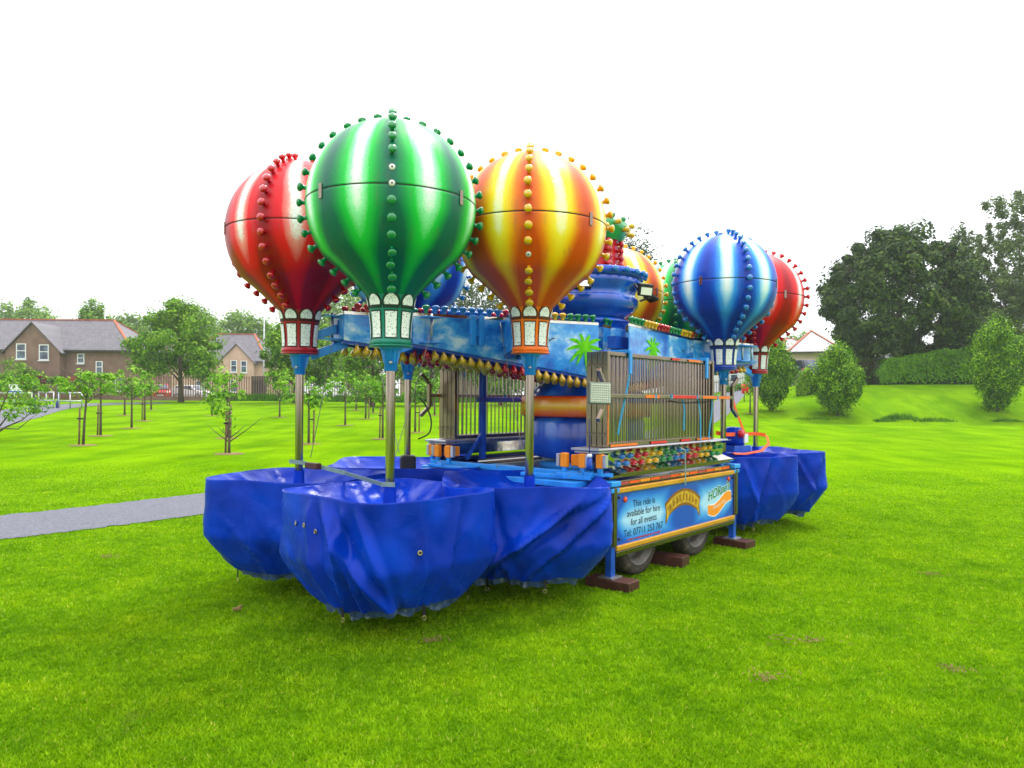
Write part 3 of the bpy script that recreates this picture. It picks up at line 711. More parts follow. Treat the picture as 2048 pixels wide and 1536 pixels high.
    # banner with its frame
def banner_mat():
    m, n, l, bs = nt('hire_banner_print')
    tc = n.new('ShaderNodeTexCoord'); sp = n.new('ShaderNodeSeparateXYZ'); l.new(tc.outputs['Object'], sp.inputs[0])
    def mth(op, a, c=None, d=None):
        q = n.new('ShaderNodeMath'); q.operation = op
        for i, v in enumerate((a, c, d)):
            if v is None: continue
            if isinstance(v, (int, float)): q.inputs[i].default_value = v
            else: l.new(v, q.inputs[i])
        return q.outputs[0]
    # printed gradient: pale middle, dark top and bottom edges
    zc = mth('ABSOLUTE', mth('SUBTRACT', sp.outputs['Z'], .555))
    nz = n.new('ShaderNodeTexNoise'); nz.inputs['Scale'].default_value = 2.2; l.new(tc.outputs['Object'], nz.inputs['Vector'])
    v = mth('ADD', mth('MULTIPLY', zc, 4.4), mth('MULTIPLY_ADD', nz.outputs['Fac'], .5, -.25))
    ex = mth('POWER', mth('ABSOLUTE', mth('MULTIPLY', sp.outputs['X'], .86)), 12.0)
    v = mth('ADD', v, mth('MULTIPLY', ex, .7))
    # dark halo round the gold scroll
    dx = mth('MULTIPLY', mth('SUBTRACT', sp.outputs['X'], .03), 2.6); dz = mth('MULTIPLY', mth('SUBTRACT', sp.outputs['Z'], .575), 5.2)
    dd = mth('SQRT', mth('ADD', mth('POWER', mth('ABSOLUTE', dx), 2.0), mth('POWER', mth('ABSOLUTE', dz), 2.0)))
    hal = mth('MAXIMUM', mth('SUBTRACT', 1.25, dd), 0.0)
    v = mth('ADD', v, mth('MULTIPLY', hal, 1.2))
    r = ramp(n, [(.16, (.40, .66, .88)), (.50, (.08, .38, .80)), (.85, (.0, .14, .64)), (1.0, (0, .06, .45))]); l.new(v, r.inputs[0])
    l.new(r.outputs[0], bs.inputs['Base Color']); bs.inputs['Roughness'].default_value = .3; bs.inputs['Coat Weight'].default_value = .3
    return m
M['banner'] = banner_mat()
M['ink'] = mat('black_print', (.02, .02, .03), .5); M['inkred'] = mat('red_print', (.45, .05, .06), .5)
M['inkgreen'] = mat('green_print', (.0, .22, .10), .4); M['inkorange'] = mat('orange_print', (.85, .28, .02), .4); M['inkwhite'] = mat('white_print', (.78, .78, .78), .4)
M['scroll'] = mat('gold_print', (.52, .30, .02), .4, 0, .45, 22); M['scrolldark'] = mat('brown_print', (.22, .09, .01), .4, 0, .3, 20)
def text(s, name, m, parent, x, z, size, y, align='CENTER', shear=0, sx=1, off=0.0, ext=0.0, rot=0, lean=0):
    cu = bpy.data.curves.new('t', 'FONT'); cu.body = s; cu.size = size; cu.align_x = align; cu.shear = shear; cu.offset = off; cu.extrude = ext
    t = bpy.data.objects.new('t', cu); C.objects.link(t); bpy.context.view_layer.update()
    me = bpy.data.meshes.new_from_object(t.evaluated_get(bpy.context.evaluated_depsgraph_get()))
    bpy.data.objects.remove(t); me.materials.clear(); me.materials.append(m)
    if lean:
        for v in me.vertices: v.co.y += v.co.x * lean
    o = link(name, me, parent, (x, y, z), (PI / 2, rot, 0)); o.scale = (sx, 1, 1); return o
for s in (-1, 1):
    yo = s * 1.150
    pan = MB().box((0, s * 1.13, .565), (2.38, .03, .47)).build('banner_panel', M['banner'], trailer)
    MB().box((0, s * 1.145, .822), (2.40, .045, .045)).build('banner_trim', M['gold'], trailer, bevel=.008)
    MB().box((0, s * 1.145, .325), (2.40, .045, .045)).build('banner_trim', M['gold'], trailer, bevel=.008)
    MB().box((0, s * 1.135, .275), (2.40, .05, .045)).build('lower_rail', M['steel'], trailer, bevel=.004)
    b = MB().box((0, s * 1.10, .875), (2.42, .05, .05)); b.box((0, s * 1.07, .935), (2.44, .06, .03)); b.build('side_rail', M['steel'], trailer, bevel=.005)
    # red and amber reflective tape on the side rail
    for k in range(12):
        MB().box((-1.05 + k * .19, s * 1.127, .876), (.17, .004, .022)).build('reflective_tape', (M['strap_o'] if k % 2 else M['inkorange']) if k % 4 else M['inkred'], trailer)
    b = MB().box((0, s * 1.02, .965), (2.5, .10, .035)); b.build('blue_rail', M['dblue'], trailer, bevel=.005)
    for x, z in ((-1.05, .735), (1.06, .755)):
        MB().lathe([(0, 0), (.026, 0), (.024, .012), (0, .016)], 14).build('side_marker', mat('marker_lens', (.75, .08, .01), .2), pan, (x, s * 1.146, z), orient((0, s, 0)))
    for x, z in ((-1.15, .40), (1.16, .56), (-1.15, .76), (1.16, .76)):
        MB().lathe([(0, 0), (.013, 0), (.010, .012), (0, .014)], 8).build('screw', M['black'], pan, (x, s * 1.146, z), orient((0, s, 0)))
    if s == -1: PAN = pan
T_Y = -1.1475
for st, zz, sz in (('This ride is', .655, .088), ('available for hire', .575, .088), ('for all events', .495, .088), ('Tel: 07711 253 767', .405, .088)):
    text(st, 'lettering', M['ink'], PAN, -.72, zz, sz, T_Y, sx=1.0)
b = MB(); x = -1.0
while x < -.42:
    w_ = random.uniform(.006, .013); b.box((x, T_Y - .0006, .374), (w_, .0008, random.uniform(.010, .018))); x += w_ + (.016 if random.random() < .12 else .005)
tag(b.build('small_print', M['inkred'], PAN), kind='stuff')
text("HORne's", 'logo_outline', M['inkwhite'], PAN, .83, .60, .140, T_Y + .0004, shear=.15, off=.0085, lean=.16)
text("HORne's", 'logo_lettering', M['inkgreen'], PAN, .83, .60, .140, T_Y - .0012, shear=.15, off=.003, lean=.16)
def swoosh(w, m, y, name, grow):
    top = []; bot = []
    for i in range(21):
        t = i / 20; x = -.27 + .56 * t; z = -.035 * math.sin(t * 2 * PI * .95 - .3) + .085 * (t - .5)
        th = .045 + .018 * math.sin(t * PI) + grow; top.append((x * (1 + grow * 2), z + th)); bot.append((x * (1 + grow * 2), z - th))
    MB().prism(top + bot[::-1], .001, Matrix.Translation((.84, y, .505))).build(name, m, PAN)
swoosh(1, M['inkwhite'], T_Y + .0008, 'logo_swoosh_edge', .010)
swoosh(1, M['inkorange'], T_Y - .0004, 'logo_swoosh', 0)
text('Pleasure  Fairs', 'swoosh_lettering', M['inkwhite'], PAN, .84, .486, .052, T_Y - .0018, shear=.2, lean=.16)
# gold scroll, arched, with blurred dark letters
def scroll(m, y, grow, name):
    top = []; bot = []
    for i in range(25):
        t = i / 24 * 2 - 1; x = .35 * t; z = .115 * (1 - t * t) - .10 * max(0, abs(t) - .80) * 0
        top.append((x * (1 + grow), z + .06 + grow * .5)); bot.append((x * (.97 + grow), z - .055 - grow * .5 - .03 * (abs(t) > .9)))
    ends = [(.37 + grow * .3, .0), ]; 
    MB().prism(top + [(.33 + grow * .3, .0)] + bot[::-1] + [(-.33 - grow * .3, .0)], .001, Matrix.Translation((.03, y, .54))).build(name, m, PAN)
scroll(M['scrolldark'], T_Y + .0006, .05, 'scroll_edge'); scroll(M['scroll'], T_Y - .0004, .0, 'scroll')
for i in range(9):      # raised letter forms too blurred to read in the photograph
    t = (i - 4) / 5.0; xx = .03 + .33 * t; zz = .54 + .115 * (1 - t * t)
    b = MB(); h_ = random.uniform(.055, .07)
    b.bar((-.009, 0, -h_ / 2), (-.009 + random.uniform(-.003, .003), 0, h_ / 2), .009, .001, up=(0, 1, 0)); b.bar((.010, 0, -h_ / 2), (.010, 0, h_ / 2), .008, .001, up=(0, 1, 0))
    q_ = random.choice((-.4, 0, .42)) * h_; b.bar((-.009, 0, q_), (.010, 0, q_), .008, .0012, up=(0, 1, 0))
    b.build('scroll_relief', M['scrolldark'], PAN, (xx, T_Y - .0018, zz), (0, math.atan(.66 * t) * .6, 0))
# wheels
def wheel(x, y, s):
    w = MB(); pr = [(.245, -.08), (.30, -.085), (.335, -.07), (.345, -.03), (.345, .03), (.335, .07), (.30, .085), (.245, .08)]
    w.lathe(pr, 40)
    tyre = w.build('tyre', M['rubber'], None)
    r = MB().lathe([(.25, -.086), (.242, -.082), (.235, -.05), (.215, -.045), (.205, .0), (.205, .03), (.19, .035), (.075, .05), (.06, .05), (.06, .0), (0, .0)], 32)
    rim = r.build('rim', M['rimgrey'], None)
    piv = link('wheel', None, trailer) if False else None
    for o in (tyre, rim):
        o.parent = trailer; o.location = (x, y, .345); o.rotation_euler = (PI / 2 * (1), 0, 0) if s < 0 else (-PI / 2, 0, 0)
    tyre.name = 'wheel'; rim.parent = tyre; rim.location = (0, 0, 0); rim.rotation_euler = (0, PI, 0)
    for k in range(5):
        a = k * 2 * PI / 5; MB().lathe([(0, -.05), (.012, -.05), (.012, -.066), (0, -.068)], 6, c=(.11 * math.cos(a), .11 * math.sin(a), 0)).build('wheel_nut', M['galv'], tyre)
    return tyre
for s in (-1, 1):
    for x in (-.68, .45): wheel(x, s * 1.0, -1 if s < 0 else 1)
# timber packing under feet and wheels
def timber(x, y, sx, sy, sz, rz, label):
    p = tl(x, y, 0); g = 0
    o = MB().box((0, 0, sz / 2), (sx, sy, sz)).build('timber_block', M['timber'], None, (p.x, p.y, g), (0, 0, TA + rz), bevel=.007)
    tag(o, label, 'wood block', 'timber blocks under the trailer')
timber(-1.235, -1.14, .20, .42, .08, R(4), 'dark red timber block under the near front leg, beside the creased blue tarpaulin')
timber(1.235, -1.14, .22, .40, .08, R(-5), 'dark red timber block under the rear leg at the far end of the banner')
timber(-.11, -.96, .20, .55, .10, R(8), 'dark timber block on the grass between the two trailer wheels')
timber(-1.235, 1.14, .20, .42, .08, R(4), 'timber block under the hidden front leg on the far side of the trailer')
timber(1.235, 1.14, .20, .42, .08, R(4), 'timber block under the hidden rear leg on the far side of the trailer')

# lamp troughs along both sides, floor plates, orange clamps
order = ['blue', 'red', 'yellow', 'green', 'blue', 'red', 'yellow', 'green']
M['mirror'] = mat('mirror_trim', (.62, .60, .52), .12, 1, .2, 3, .25, 6)
for s in (-1, 1):
    prof = [(-.0, 1.165), (.075, 1.16), (.0, 1.13), (-.03, 1.125), (-.03, 1.02), (.0, 1.01), (.10, .965), (.0, .975)]
    vs = []; fs = []; n = len(prof)
    b = MB()
    T = Matrix.Translation((0, s * 1.06, 0))
    pts = [(.085, 1.175), (-.02, 1.135), (-.03, 1.01), (.10, .968)]
    for (o1, z1), (o2, z2) in zip(pts[:-1], pts[1:]):
        y1, y2 = s * (1.06 + o1), s * (1.06 + o2); t = .004
        b.add([(-1.16, y1, z1), (1.16, y1, z1), (1.16, y2, z2), (-1.16, y2, z2), (-1.16, y1 - s * .01, z1 + t), (1.16, y1 - s * .01, z1 + t), (1.16, y2 - s * .01, z2 + t), (-1.16, y2 - s * .01, z2 + t)],
              [(0, 1, 2, 3), (7, 6, 5, 4), (0, 4, 5, 1), (1, 5, 6, 2), (2, 6, 7, 3), (3, 7, 4, 0)])
    tr = b.build('lamp_trough', M['mirror'], trailer)
    MB().box((0, s * 1.163, .966), (2.33, .012, .012)).build('trough_lip', M['steel'], tr)
    for g, colr in enumerate(order):
        for i in range(2):
            for r_ in range(2):
                x = -1.06 + (g * 2 + i) * .133 + (.066 if r_ else 0)
                lamp(EGGM[colr], tr, (x, s * (1.03), 1.035 + r_ * .065), (.0, s, .08), .9)
    b = MB().box((-.08, s * .93, 1.175), (2.55, .30, .022)); b.box((-.08, s * .93, 1.15), (2.5, .26, .018)); b.build('floor_plate', M['alu'], trailer, bevel=.006)
    for j, (cx, cy) in enumerate(((-1.36, .72), (-1.34, .90), (-1.28, 1.04))):
        cl = MB().box((cx, s * cy, 1.075), (.05, .07, .125)).build('orange_clamp', M['orange'], trailer, bevel=.01)
        MB().box((cx - .005, s * (cy - .06) if j == 0 else s * (cy + .055), 1.075), (.04, .035, .11)).build('clamp_channel', M['alu'], cl, bevel=.004)
        MB().box((cx, s * cy, .98), (.03, .04, .07)).build('clamp_stem', M['lblue'], cl)
        if j == 0: MB().box((cx + .12, s * .80, 1.07), (.12, .12, .10)).build('clamp_block', M['orange'], cl, bevel=.01)
    b = MB()
    for x in (-1.22, 1.1): b.box((x, s * .98, 1.06), (.06, .05, .24)); 
    b.build('trough_post', M['dblue'], trailer)
    for p_, q_, w_ in (((-1.45, s * .7, .955), (-1.2, s * 1.12, .955), .05), ((-1.5, s * .35, .94), (-1.35, s * 1.0, .93), .07), ((1.45, s * .7, .955), (1.2, s * 1.12, .955), .05)):
        MB().bar(p_, q_, w_, .03).build('outrigger', M['lblue'], trailer, bevel=.004)
b = MB(); b.lathe([(0, .88), (.5, .88), (.5, .95), (.0, .95)], 28); b.build('turntable', M['lblue'], trailer)
b = MB()
for a in np.linspace(0, 2 * PI, 9)[:-1]: b.box((.46 * math.cos(a), .46 * math.sin(a), .955), (.03, .03, .08), a)
b.build('turntable_stud', M['galv'], trailer)
for s, e in ((-1, .35), (1, .35)):
    MB().box((-1.0, s * .5, .90), (.5, .3, .05)).build('deck_plate', M['lblue'], trailer, bevel=.005)

# ------------------------------------------------------------- stacked crowd barriers
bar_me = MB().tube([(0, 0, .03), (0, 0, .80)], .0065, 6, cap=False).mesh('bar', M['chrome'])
hook_me = MB().tube([(0, 0, 0), (-.02, 0, .005), (-.035, 0, 0), (-.04, 0, -.02)], .003, 5).mesh('hook', M['steel'])
strip_m = [mat('orange_reflection', (.80, .16, .01), .5, 0, .4, 30), mat('red_reflection', (.60, .02, .015), .5, 0, .4, 30)]  # orange and red reflections on the steel, laid on as coloured strips
L_B = 2.09
def barrier(y, label, nb, side, outer):
    p = tl(-1.18, y, 1.19)
    r_ = empty('crowd_barrier', p, TA, label, 'barrier', 'steel barriers stacked on the trailer')
    b = MB(); w = .034
    for x in (w / 2, L_B - w / 2): b.box((x, 0, .42), (w, .050, .84))
    b.box((L_B / 2, 0, .84 - w / 2), (L_B - 2 * w, w, w)); b.box((L_B / 2, 0, w / 2), (L_B - 2 * w, w, w))
    fr = b.build('frame', M['steel'], r_, bevel=.003)
    for i in range(nb):
        x = w + (i + .5) * (L_B - 2 * w) / nb
        if outer and 4 < i < 7: continue
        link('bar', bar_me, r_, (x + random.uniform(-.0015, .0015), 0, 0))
    for z in (.12, .72): link('hook', hook_me, r_, (0, 0, z)); 
    if outer:
        for x0, x1, z, k in ((.05, .5, .012, 0), (.75, 1.05, .012, 1), (1.35, 1.55, .012, 1), (1.7, 2.0, .012, 0), (1.15, 1.3, .823, 1), (1.5, 1.75, .823, 0)):
            MB().box(((x0 + x1) / 2, side * .027, z), (x1 - x0, .003, .02)).build('colour_strip', strip_m[k], r_)
        MB().box((.008, side * .027, .25), (.016, .003, .45)).build('colour_strip', strip_m[0], r_)
nm = ['outermost', 'second outermost', 'second innermost', 'innermost']
for k in range(4):
    barrier(-1.02 + k * .058, f'{nm[k]} steel barred barrier of the stack above the hire banner', 31, -1, k == 0)
for k in range(4):
    barrier(1.02 - k * .058, f'{nm[k]} steel barrier of the stack on the far side, seen left of the tower', 31, 1, k == 0)
# blue supports and straps holding the stacks
for s, nmx in ((-1, 'near'), (1, 'far')):
    sup = empty('barrier_rack', tl(0, 0, 0), TA, f'blue steel rack holding the barrier stack on the {nmx} side of the tower', 'rack')
    b = MB()
    for x in (-.82, .72): b.box((x, s * .76, 1.52), (.055, .055, 1.10)); b.bar((x, s * .76, 1.25), (x - .25, s * .76, .98), .035)
    b.box((-.05, s * .755, 1.60), (1.7, .045, .05)); b.build('upright_frame', M['blue'], sup, bevel=.004)
    b = MB()
    for x in (-.82, .72): b.box((x, s * .91, 2.045), (.05, .30, .03)); b.box((x, s * 1.052, 1.95), (.045, .02, .22))
    b.build('clamp_arm', M['lblue'], sup, bevel=.004)
for x0, z0, x1, z1, lab in ((-.80, 2.03, -1.0, 1.30, 'blue strap hanging inside the left part of the near barrier stack'), (.52, 1.62, .62, 1.12, 'pale blue strap hanging from the rail at the middle right of the near barrier stack'),
                      (.18, 1.62, .24, 1.30, 'pale blue strap end hanging mid-way along the near barrier stack'), (.84, 1.66, .80, 1.2, 'pale blue strap tied at the right end of the near barrier stack')):
    pts = [tl(x0 + (x1 - x0) * t + .02 * math.sin(t * 5), -1.052, z0 + (z1 - z0) * t) for t in np.linspace(0, 1, 9)]
    b = MB()
    for a, c in zip(pts[:-1], pts[1:]): b.bar(a, c, .028, .003, up=tl(0, -1, 0) - tl(0, 0, 0))
    tag(b.build('webbing_strap', M['strap_b']), lab, 'strap', 'webbing straps on the barriers')
b = MB(); b.bar(tl(-.02, -1.19, 1.12), tl(-.02, -1.195, .78), .022, .003, up=tl(0, -1, 0) - tl(0, 0, 0)); b.bar(tl(-.02, -1.19, 1.12), tl(.02, -1.0, 1.19), .022, .003); b.bar(tl(.02, -1.06, 1.185), tl(.30, -1.10, 1.10), .03, .004)
tag(b.build('ratchet_strap', M['strap_g']), 'grey-green ratchet strap hooked over the top edge of the hire banner', 'strap')
# light bars with floodlight, one lashed to each stack
def light_bar(s, lab, flood):
    r_ = empty('light_bar', tl(0, 0, 0), TA, lab, 'light bar', 'lamp bars lashed to the barrier stacks')
    y = s * 1.075; w = .036
    MB().box((0, y, 1.64), (2.56, w, w)).build('rail', M['steel'], r_, bevel=.004)
    for x, sg in ((-1.30, -1), (1.30, 1)):
        b = MB(); b.bar((x, y, 1.52), (x, y, 1.76), w); b.bar((x, y, 1.76), (x + sg * .10, y + s * .02, 1.86), w); b.bar((x, y, 1.52), (x + sg * .10, y + s * .02, 1.43), w)
        b.build('end_bracket', M['steel'], r_, bevel=.003)
    for k, (a, c) in enumerate(((-.62, -.35), (-.1, .45), (.55, 1.2))):
        MB().box(((a + c) / 2, y + s * (w / 2 + .001), 1.64), (c - a, .003, .03)).build('colour_strip', strip_m[k % 2], r_)  # warm reflections along the rail, put on as thin coloured pieces
    for k, x in enumerate((-.43, -.12, .42, .9)):
        b = MB(); b.box((x, y, 1.64), (.028, w + .008, w + .008)); b.build('strap_wrap', M['strap_b'], r_)
    b = MB(); b.tube([(-.1 + t * .9, y - s * .02, 1.60 - .02 * math.sin(t * PI)) for t in np.linspace(0, 1, 8)], .006, 6); b.build('cable', M['black'], r_)
    if flood:
        f = MB().box((0, 0, 0), (.205, .045, .185)).build('floodlight', mat('floodlight_body', (.16, .17, .14), .5), r_, (-1.40, y - .03, 1.66), (R(-4), R(2), R(-32)), bevel=.012)
        MB().box((0, -.026, 0), (.185, .004, .165)).build('lens', mat('led_lens', (.34, .38, .30), .4), f)
        led = MB().lathe([(0, 0), (.0065, 0), (.005, .004), (0, .005)], 8).mesh('led', M['lens'])
        for i in range(10):
            for j in range(8):
                link('led', led, f, (-.081 + i * .018, -.028, -.068 + j * .0195), orient((0, -1, 0)))
    return r_
light_bar(-1, 'steel lamp bar with grid floodlight lashed across the near barrier stack', True)
light_bar(1, 'steel lamp bar with bent end brackets lashed to the far barrier stack, no lamp', False)
# hanging plug below the floodlight
r_ = empty('plug_lead', tl(-1.46, -1.05, 1.0), TA, 'blue plug on a thin lead hanging below the grid floodlight', 'cable')
MB().tube([(0, 0, .12), (0, 0, .3), (-.005, 0, .44)], .005, 6).build('lead', M['dblue'], r_)
MB().lathe([(0, .02), (.022, .02), (.026, .05), (.024, .10), (.012, .12), (0, .12)], 12).build('plug', M['blue'], r_)
MB().lathe([(.0, .12), (.02, .12), (.022, .135), (.02, .15), (0, .15)], 12).build('plug_collar', M['white'], r_)
# ------------------------------------------------------------- central tower
def paint_blue():
    m, n, l, b = nt('airbrushed_blue'); tc = n.new('ShaderNodeTexCoord')
    nz = n.new('ShaderNodeTexNoise'); nz.inputs['Scale'].default_value = 3.2; nz.inputs['Detail'].default_value = 4; mp = n.new('ShaderNodeMapping'); mp.inputs['Scale'].default_value = (1, 1, .6)
    l.new(tc.outputs['Object'], mp.inputs[0]); l.new(mp.outputs[0], nz.inputs['Vector'])
    r = ramp(n, [(.3, (.0, .035, .34)), (.55, (.0, .08, .55)), (.75, (.03, .22, .72))]); l.new(nz.outputs['Fac'], r.inputs[0]); l.new(r.outputs[0], b.inputs['Base Color'])
    b.inputs['Roughness'].default_value = .25; b.inputs['Coat Weight'].default_value = .6; return m
M['tblue'] = paint_blue()
def ring_mat():
    m, n, l, b = nt('airbrushed_orange_band'); tc = n.new('ShaderNodeTexCoord'); sp = n.new('ShaderNodeSeparateXYZ'); l.new(tc.outputs['Object'], sp.inputs[0])
    mr = n.new('ShaderNodeMapRange'); mr.inputs[1].default_value = 1.42; mr.inputs[2].default_value = 1.65; l.new(sp.outputs['Z'], mr.inputs[0])
    nz = n.new('ShaderNodeTexNoise'); nz.inputs['Scale'].default_value = 6; l.new(tc.outputs['Object'], nz.inputs['Vector'])
    ad = n.new('ShaderNodeMath'); ad.operation = 'MULTIPLY_ADD'; l.new(nz.outputs['Fac'], ad.inputs[0]); ad.inputs[1].default_value = .16; l.new(mr.outputs[0], ad.inputs[2])
    r = ramp(n, [(.1, (.75, .03, 0)), (.35, (.85, .20, 0)), (.6, (.88, .48, .01)), (.85, (.85, .22, 0)), (1.0, (.75, .04, 0))]); l.new(ad.outputs[0], r.inputs[0]); l.new(r.outputs[0], b.inputs['Base Color'])
    b.inputs['Roughness'].default_value = .25; b.inputs['Coat Weight'].default_value = .5; return m
M['redpaint'] = mat('tower_red_paint', (.58, .004, .01), .25, 0, .3, 5, coat=.6)
M['grpaint'] = mat('tower_green_paint', (.01, .26, .06), .25, 0, .3, 5, coat=.6)
tower = empty('ride_tower', (TC.x, TC.y, .95), 0, 'blue central tower with an orange band, red neck and green collar', 'ride tower')
Z0 = -.95
def tw(prof, name, m, n=48):
    return MB().lathe([(r, z + Z0) for r, z in prof], n).build(name, m, tower)
def zshift(m): return m
tw([(.0, .99), (.50, .99), (.60, 1.02), (.625, 1.10), (.63, 1.36), (.60, 1.425), (.3, 1.43)], 'lower_drum', M['tblue'])
rg = MB().lathe([(.56, 1.425), (.69, 1.43), (.705, 1.45), (.705, 1.62), (.69, 1.64), (.5, 1.645)], 64)
link('orange_band', rg.mesh('orange_band', ring_mat()), tower, (0, 0, Z0))
tw([(.66, 1.645), (.56, 1.72), (.46, 1.80), (.42, 1.86), (.42, 2.36), (.43, 2.40), (.46, 2.42), (.46, 2.44), (.42, 2.46)], 'column', M['tblue'])
tw([(.40, 2.46), (.42, 2.48), (.50, 2.54), (.545, 2.60), (.55, 2.66), (.53, 2.69), (.51, 2.71), (.53, 2.76), (.575, 2.82), (.575, 2.86), (.56, 2.88)], 'upper_drum', M['tblue'])
tw([(.555, 2.88), (.58, 2.885), (.585, 2.96), (.56, 2.97), (.3, 2.975)], 'lamp_rim', M['blue'])
tw([(.33, 2.97), (.33, 3.27), (.35, 3.30)], 'red_neck', M['redpaint'])
tw([(.36, 3.29), (.40, 3.33), (.43, 3.40), (.44, 3.47), (.40, 3.48), (0, 3.48)], 'green_collar', M['grpaint'])
tw([(.20, 3.48), (.22, 3.52), (.16, 3.60), (0, 3.62)], 'top_cap', M['orange'])
for k in range(26):
    a = 2 * PI * k / 26; lamp(CAPM['blue'], tower, (.582 * math.cos(a), .582 * math.sin(a), 2.925 + Z0), (math.cos(a), math.sin(a), 0), 1.05)
for k in range(10):
    a = 2 * PI * (k + .35) / 10
    for j in range(4): lamp(CAPM['red'], tower, (.33 * math.cos(a), .33 * math.sin(a), 3.03 + j * .075 + Z0), (math.cos(a), math.sin(a), 0), 1.1)
for k in range(20):
    a = 2 * PI * k / 20
    lamp(GLOBEM['yellow'], tower, (.425 * math.cos(a), .425 * math.sin(a), 3.40 + Z0 + (.04 if k % 2 else -.02)), (math.cos(a), math.sin(a), .1), .95)
    if k % 2: lamp(GLOBEM['green'], tower, (.37 * math.cos(a), .37 * math.sin(a), 3.475 + Z0), (math.cos(a) * .3, math.sin(a) * .3, 1), .95)
for k in range(8):
    a = 2 * PI * (k + .5) / 8
    lamp(GLOBEM['yellow'], tower, (.2 * math.cos(a), .2 * math.sin(a), 3.53 + Z0), (math.cos(a), math.sin(a), .6), .9)
# clouds painted on the column are a thin wrapped sheet
MB().lathe([(.423, 1.90 + Z0), (.423, 2.35 + Z0)], 48).build('cloud_wrap', M['cloud'], tower)
def flood(az, z, tilt, yaw=0, el=.30, s=1.0):
    c = Vector((.60 * math.cos(az), .60 * math.sin(az), z + Z0))
    f = MB().box((0, 0, 0), (.19 * s, .035, .13 * s)).build('floodlight', M['black'], tower, c + Vector((math.cos(az), math.sin(az), 0)) * .08, (tilt, 0, az + PI / 2 + yaw), bevel=.012)
    MB().box((0, -.019, -.012), (.145 * s, .004, .075 * s)).build('lens', M['lens'], f)
    b = MB(); 
    for x in (-.10, .10): b.bar((x * s, 0, 0), (x * s, .07, .05), .012, .02)
    b.bar((-.10 * s, .07, .05), (.10 * s, .07, .05), .012, .02); b.build('yoke', M['black'], f)
    b = MB()
    for q in range(6): b.box((-.075 + q * .03, .022, 0), (.006, .012, .10))
    b.build('cooling_fin', M['black'], f)
flood(math.atan2(-8.1, -.8) + R(-4), 2.755, R(-35)); flood(math.atan2(-8.1, -.8) + R(62), 2.74, R(10), R(-25)); flood(math.atan2(-8.1, -.8) + R(86), 2.70, R(-55), R(20)); flood(math.atan2(-8.1, -.8) + R(180), 2.72, R(-20))

# ------------------------------------------------------------- sweep arms with painted panels and lamps
palm_m = leaf_mat('airbrushed_palm', (.06, .45, .004), (.16, .62, .01), (.35, .72, .02), 6, 0)
bird_m = mat('painted_bird', (.02, .03, .06), .5)
def palm(parent, x, z, s, side, y, sz=1.0):
    b = MB()
    for k, (a, L) in enumerate(((8, .16), (38, .17), (72, .15), (108, .14), (140, .18), (172, .17), (208, .16), (-28, .15), (238, .19), (262, .15), (-52, .12))):
        a = R(a); top = []; bot = []
        for i in range(9):
            t = i / 8; bend = -.35 * t * t * (1 if math.cos(a) != 0 else 0)
            cx = math.cos(a) * L * t; cz = math.sin(a) * L * t + bend * L * .9
            wv = .0145 * math.sin(PI * min(1, t * .93 + .07)) ** .7; nx_, nz_ = -math.sin(a), math.cos(a)
            top.append((cx + nx_ * wv, cz + nz_ * wv)); bot.append((cx - nx_ * wv, cz - nz_ * wv))
        T = Matrix.Translation((x, y + side * .0006 * (k + 1), z)) @ Matrix.Scale(s, 4)
        poly = top + bot[::-1]; vs = [T @ Vector((p[0], 0, p[1])) for p in poly]; b.add(vs, [(i, i + 1, 16 - i, 17 - i) for i in range(8)])
    b.build('palm_motif', palm_m, parent, recalc=False)
def bird(parent, x, z, s, side, y):
    up_ = [(-.05, .012), (-.03, .022), (-.012, .014), (0, 0), (.012, .014), (.03, .022), (.05, .012)]
    dn = [(q, w_ - .010) for q, w_ in up_[1:-1]]
    b = MB().prism([(x + q * s, z + w_ * s) for q, w_ in up_ + dn[::-1]], .001, Matrix.Translation((0, y, 0))); b.build('bird_motif', bird_m, parent)
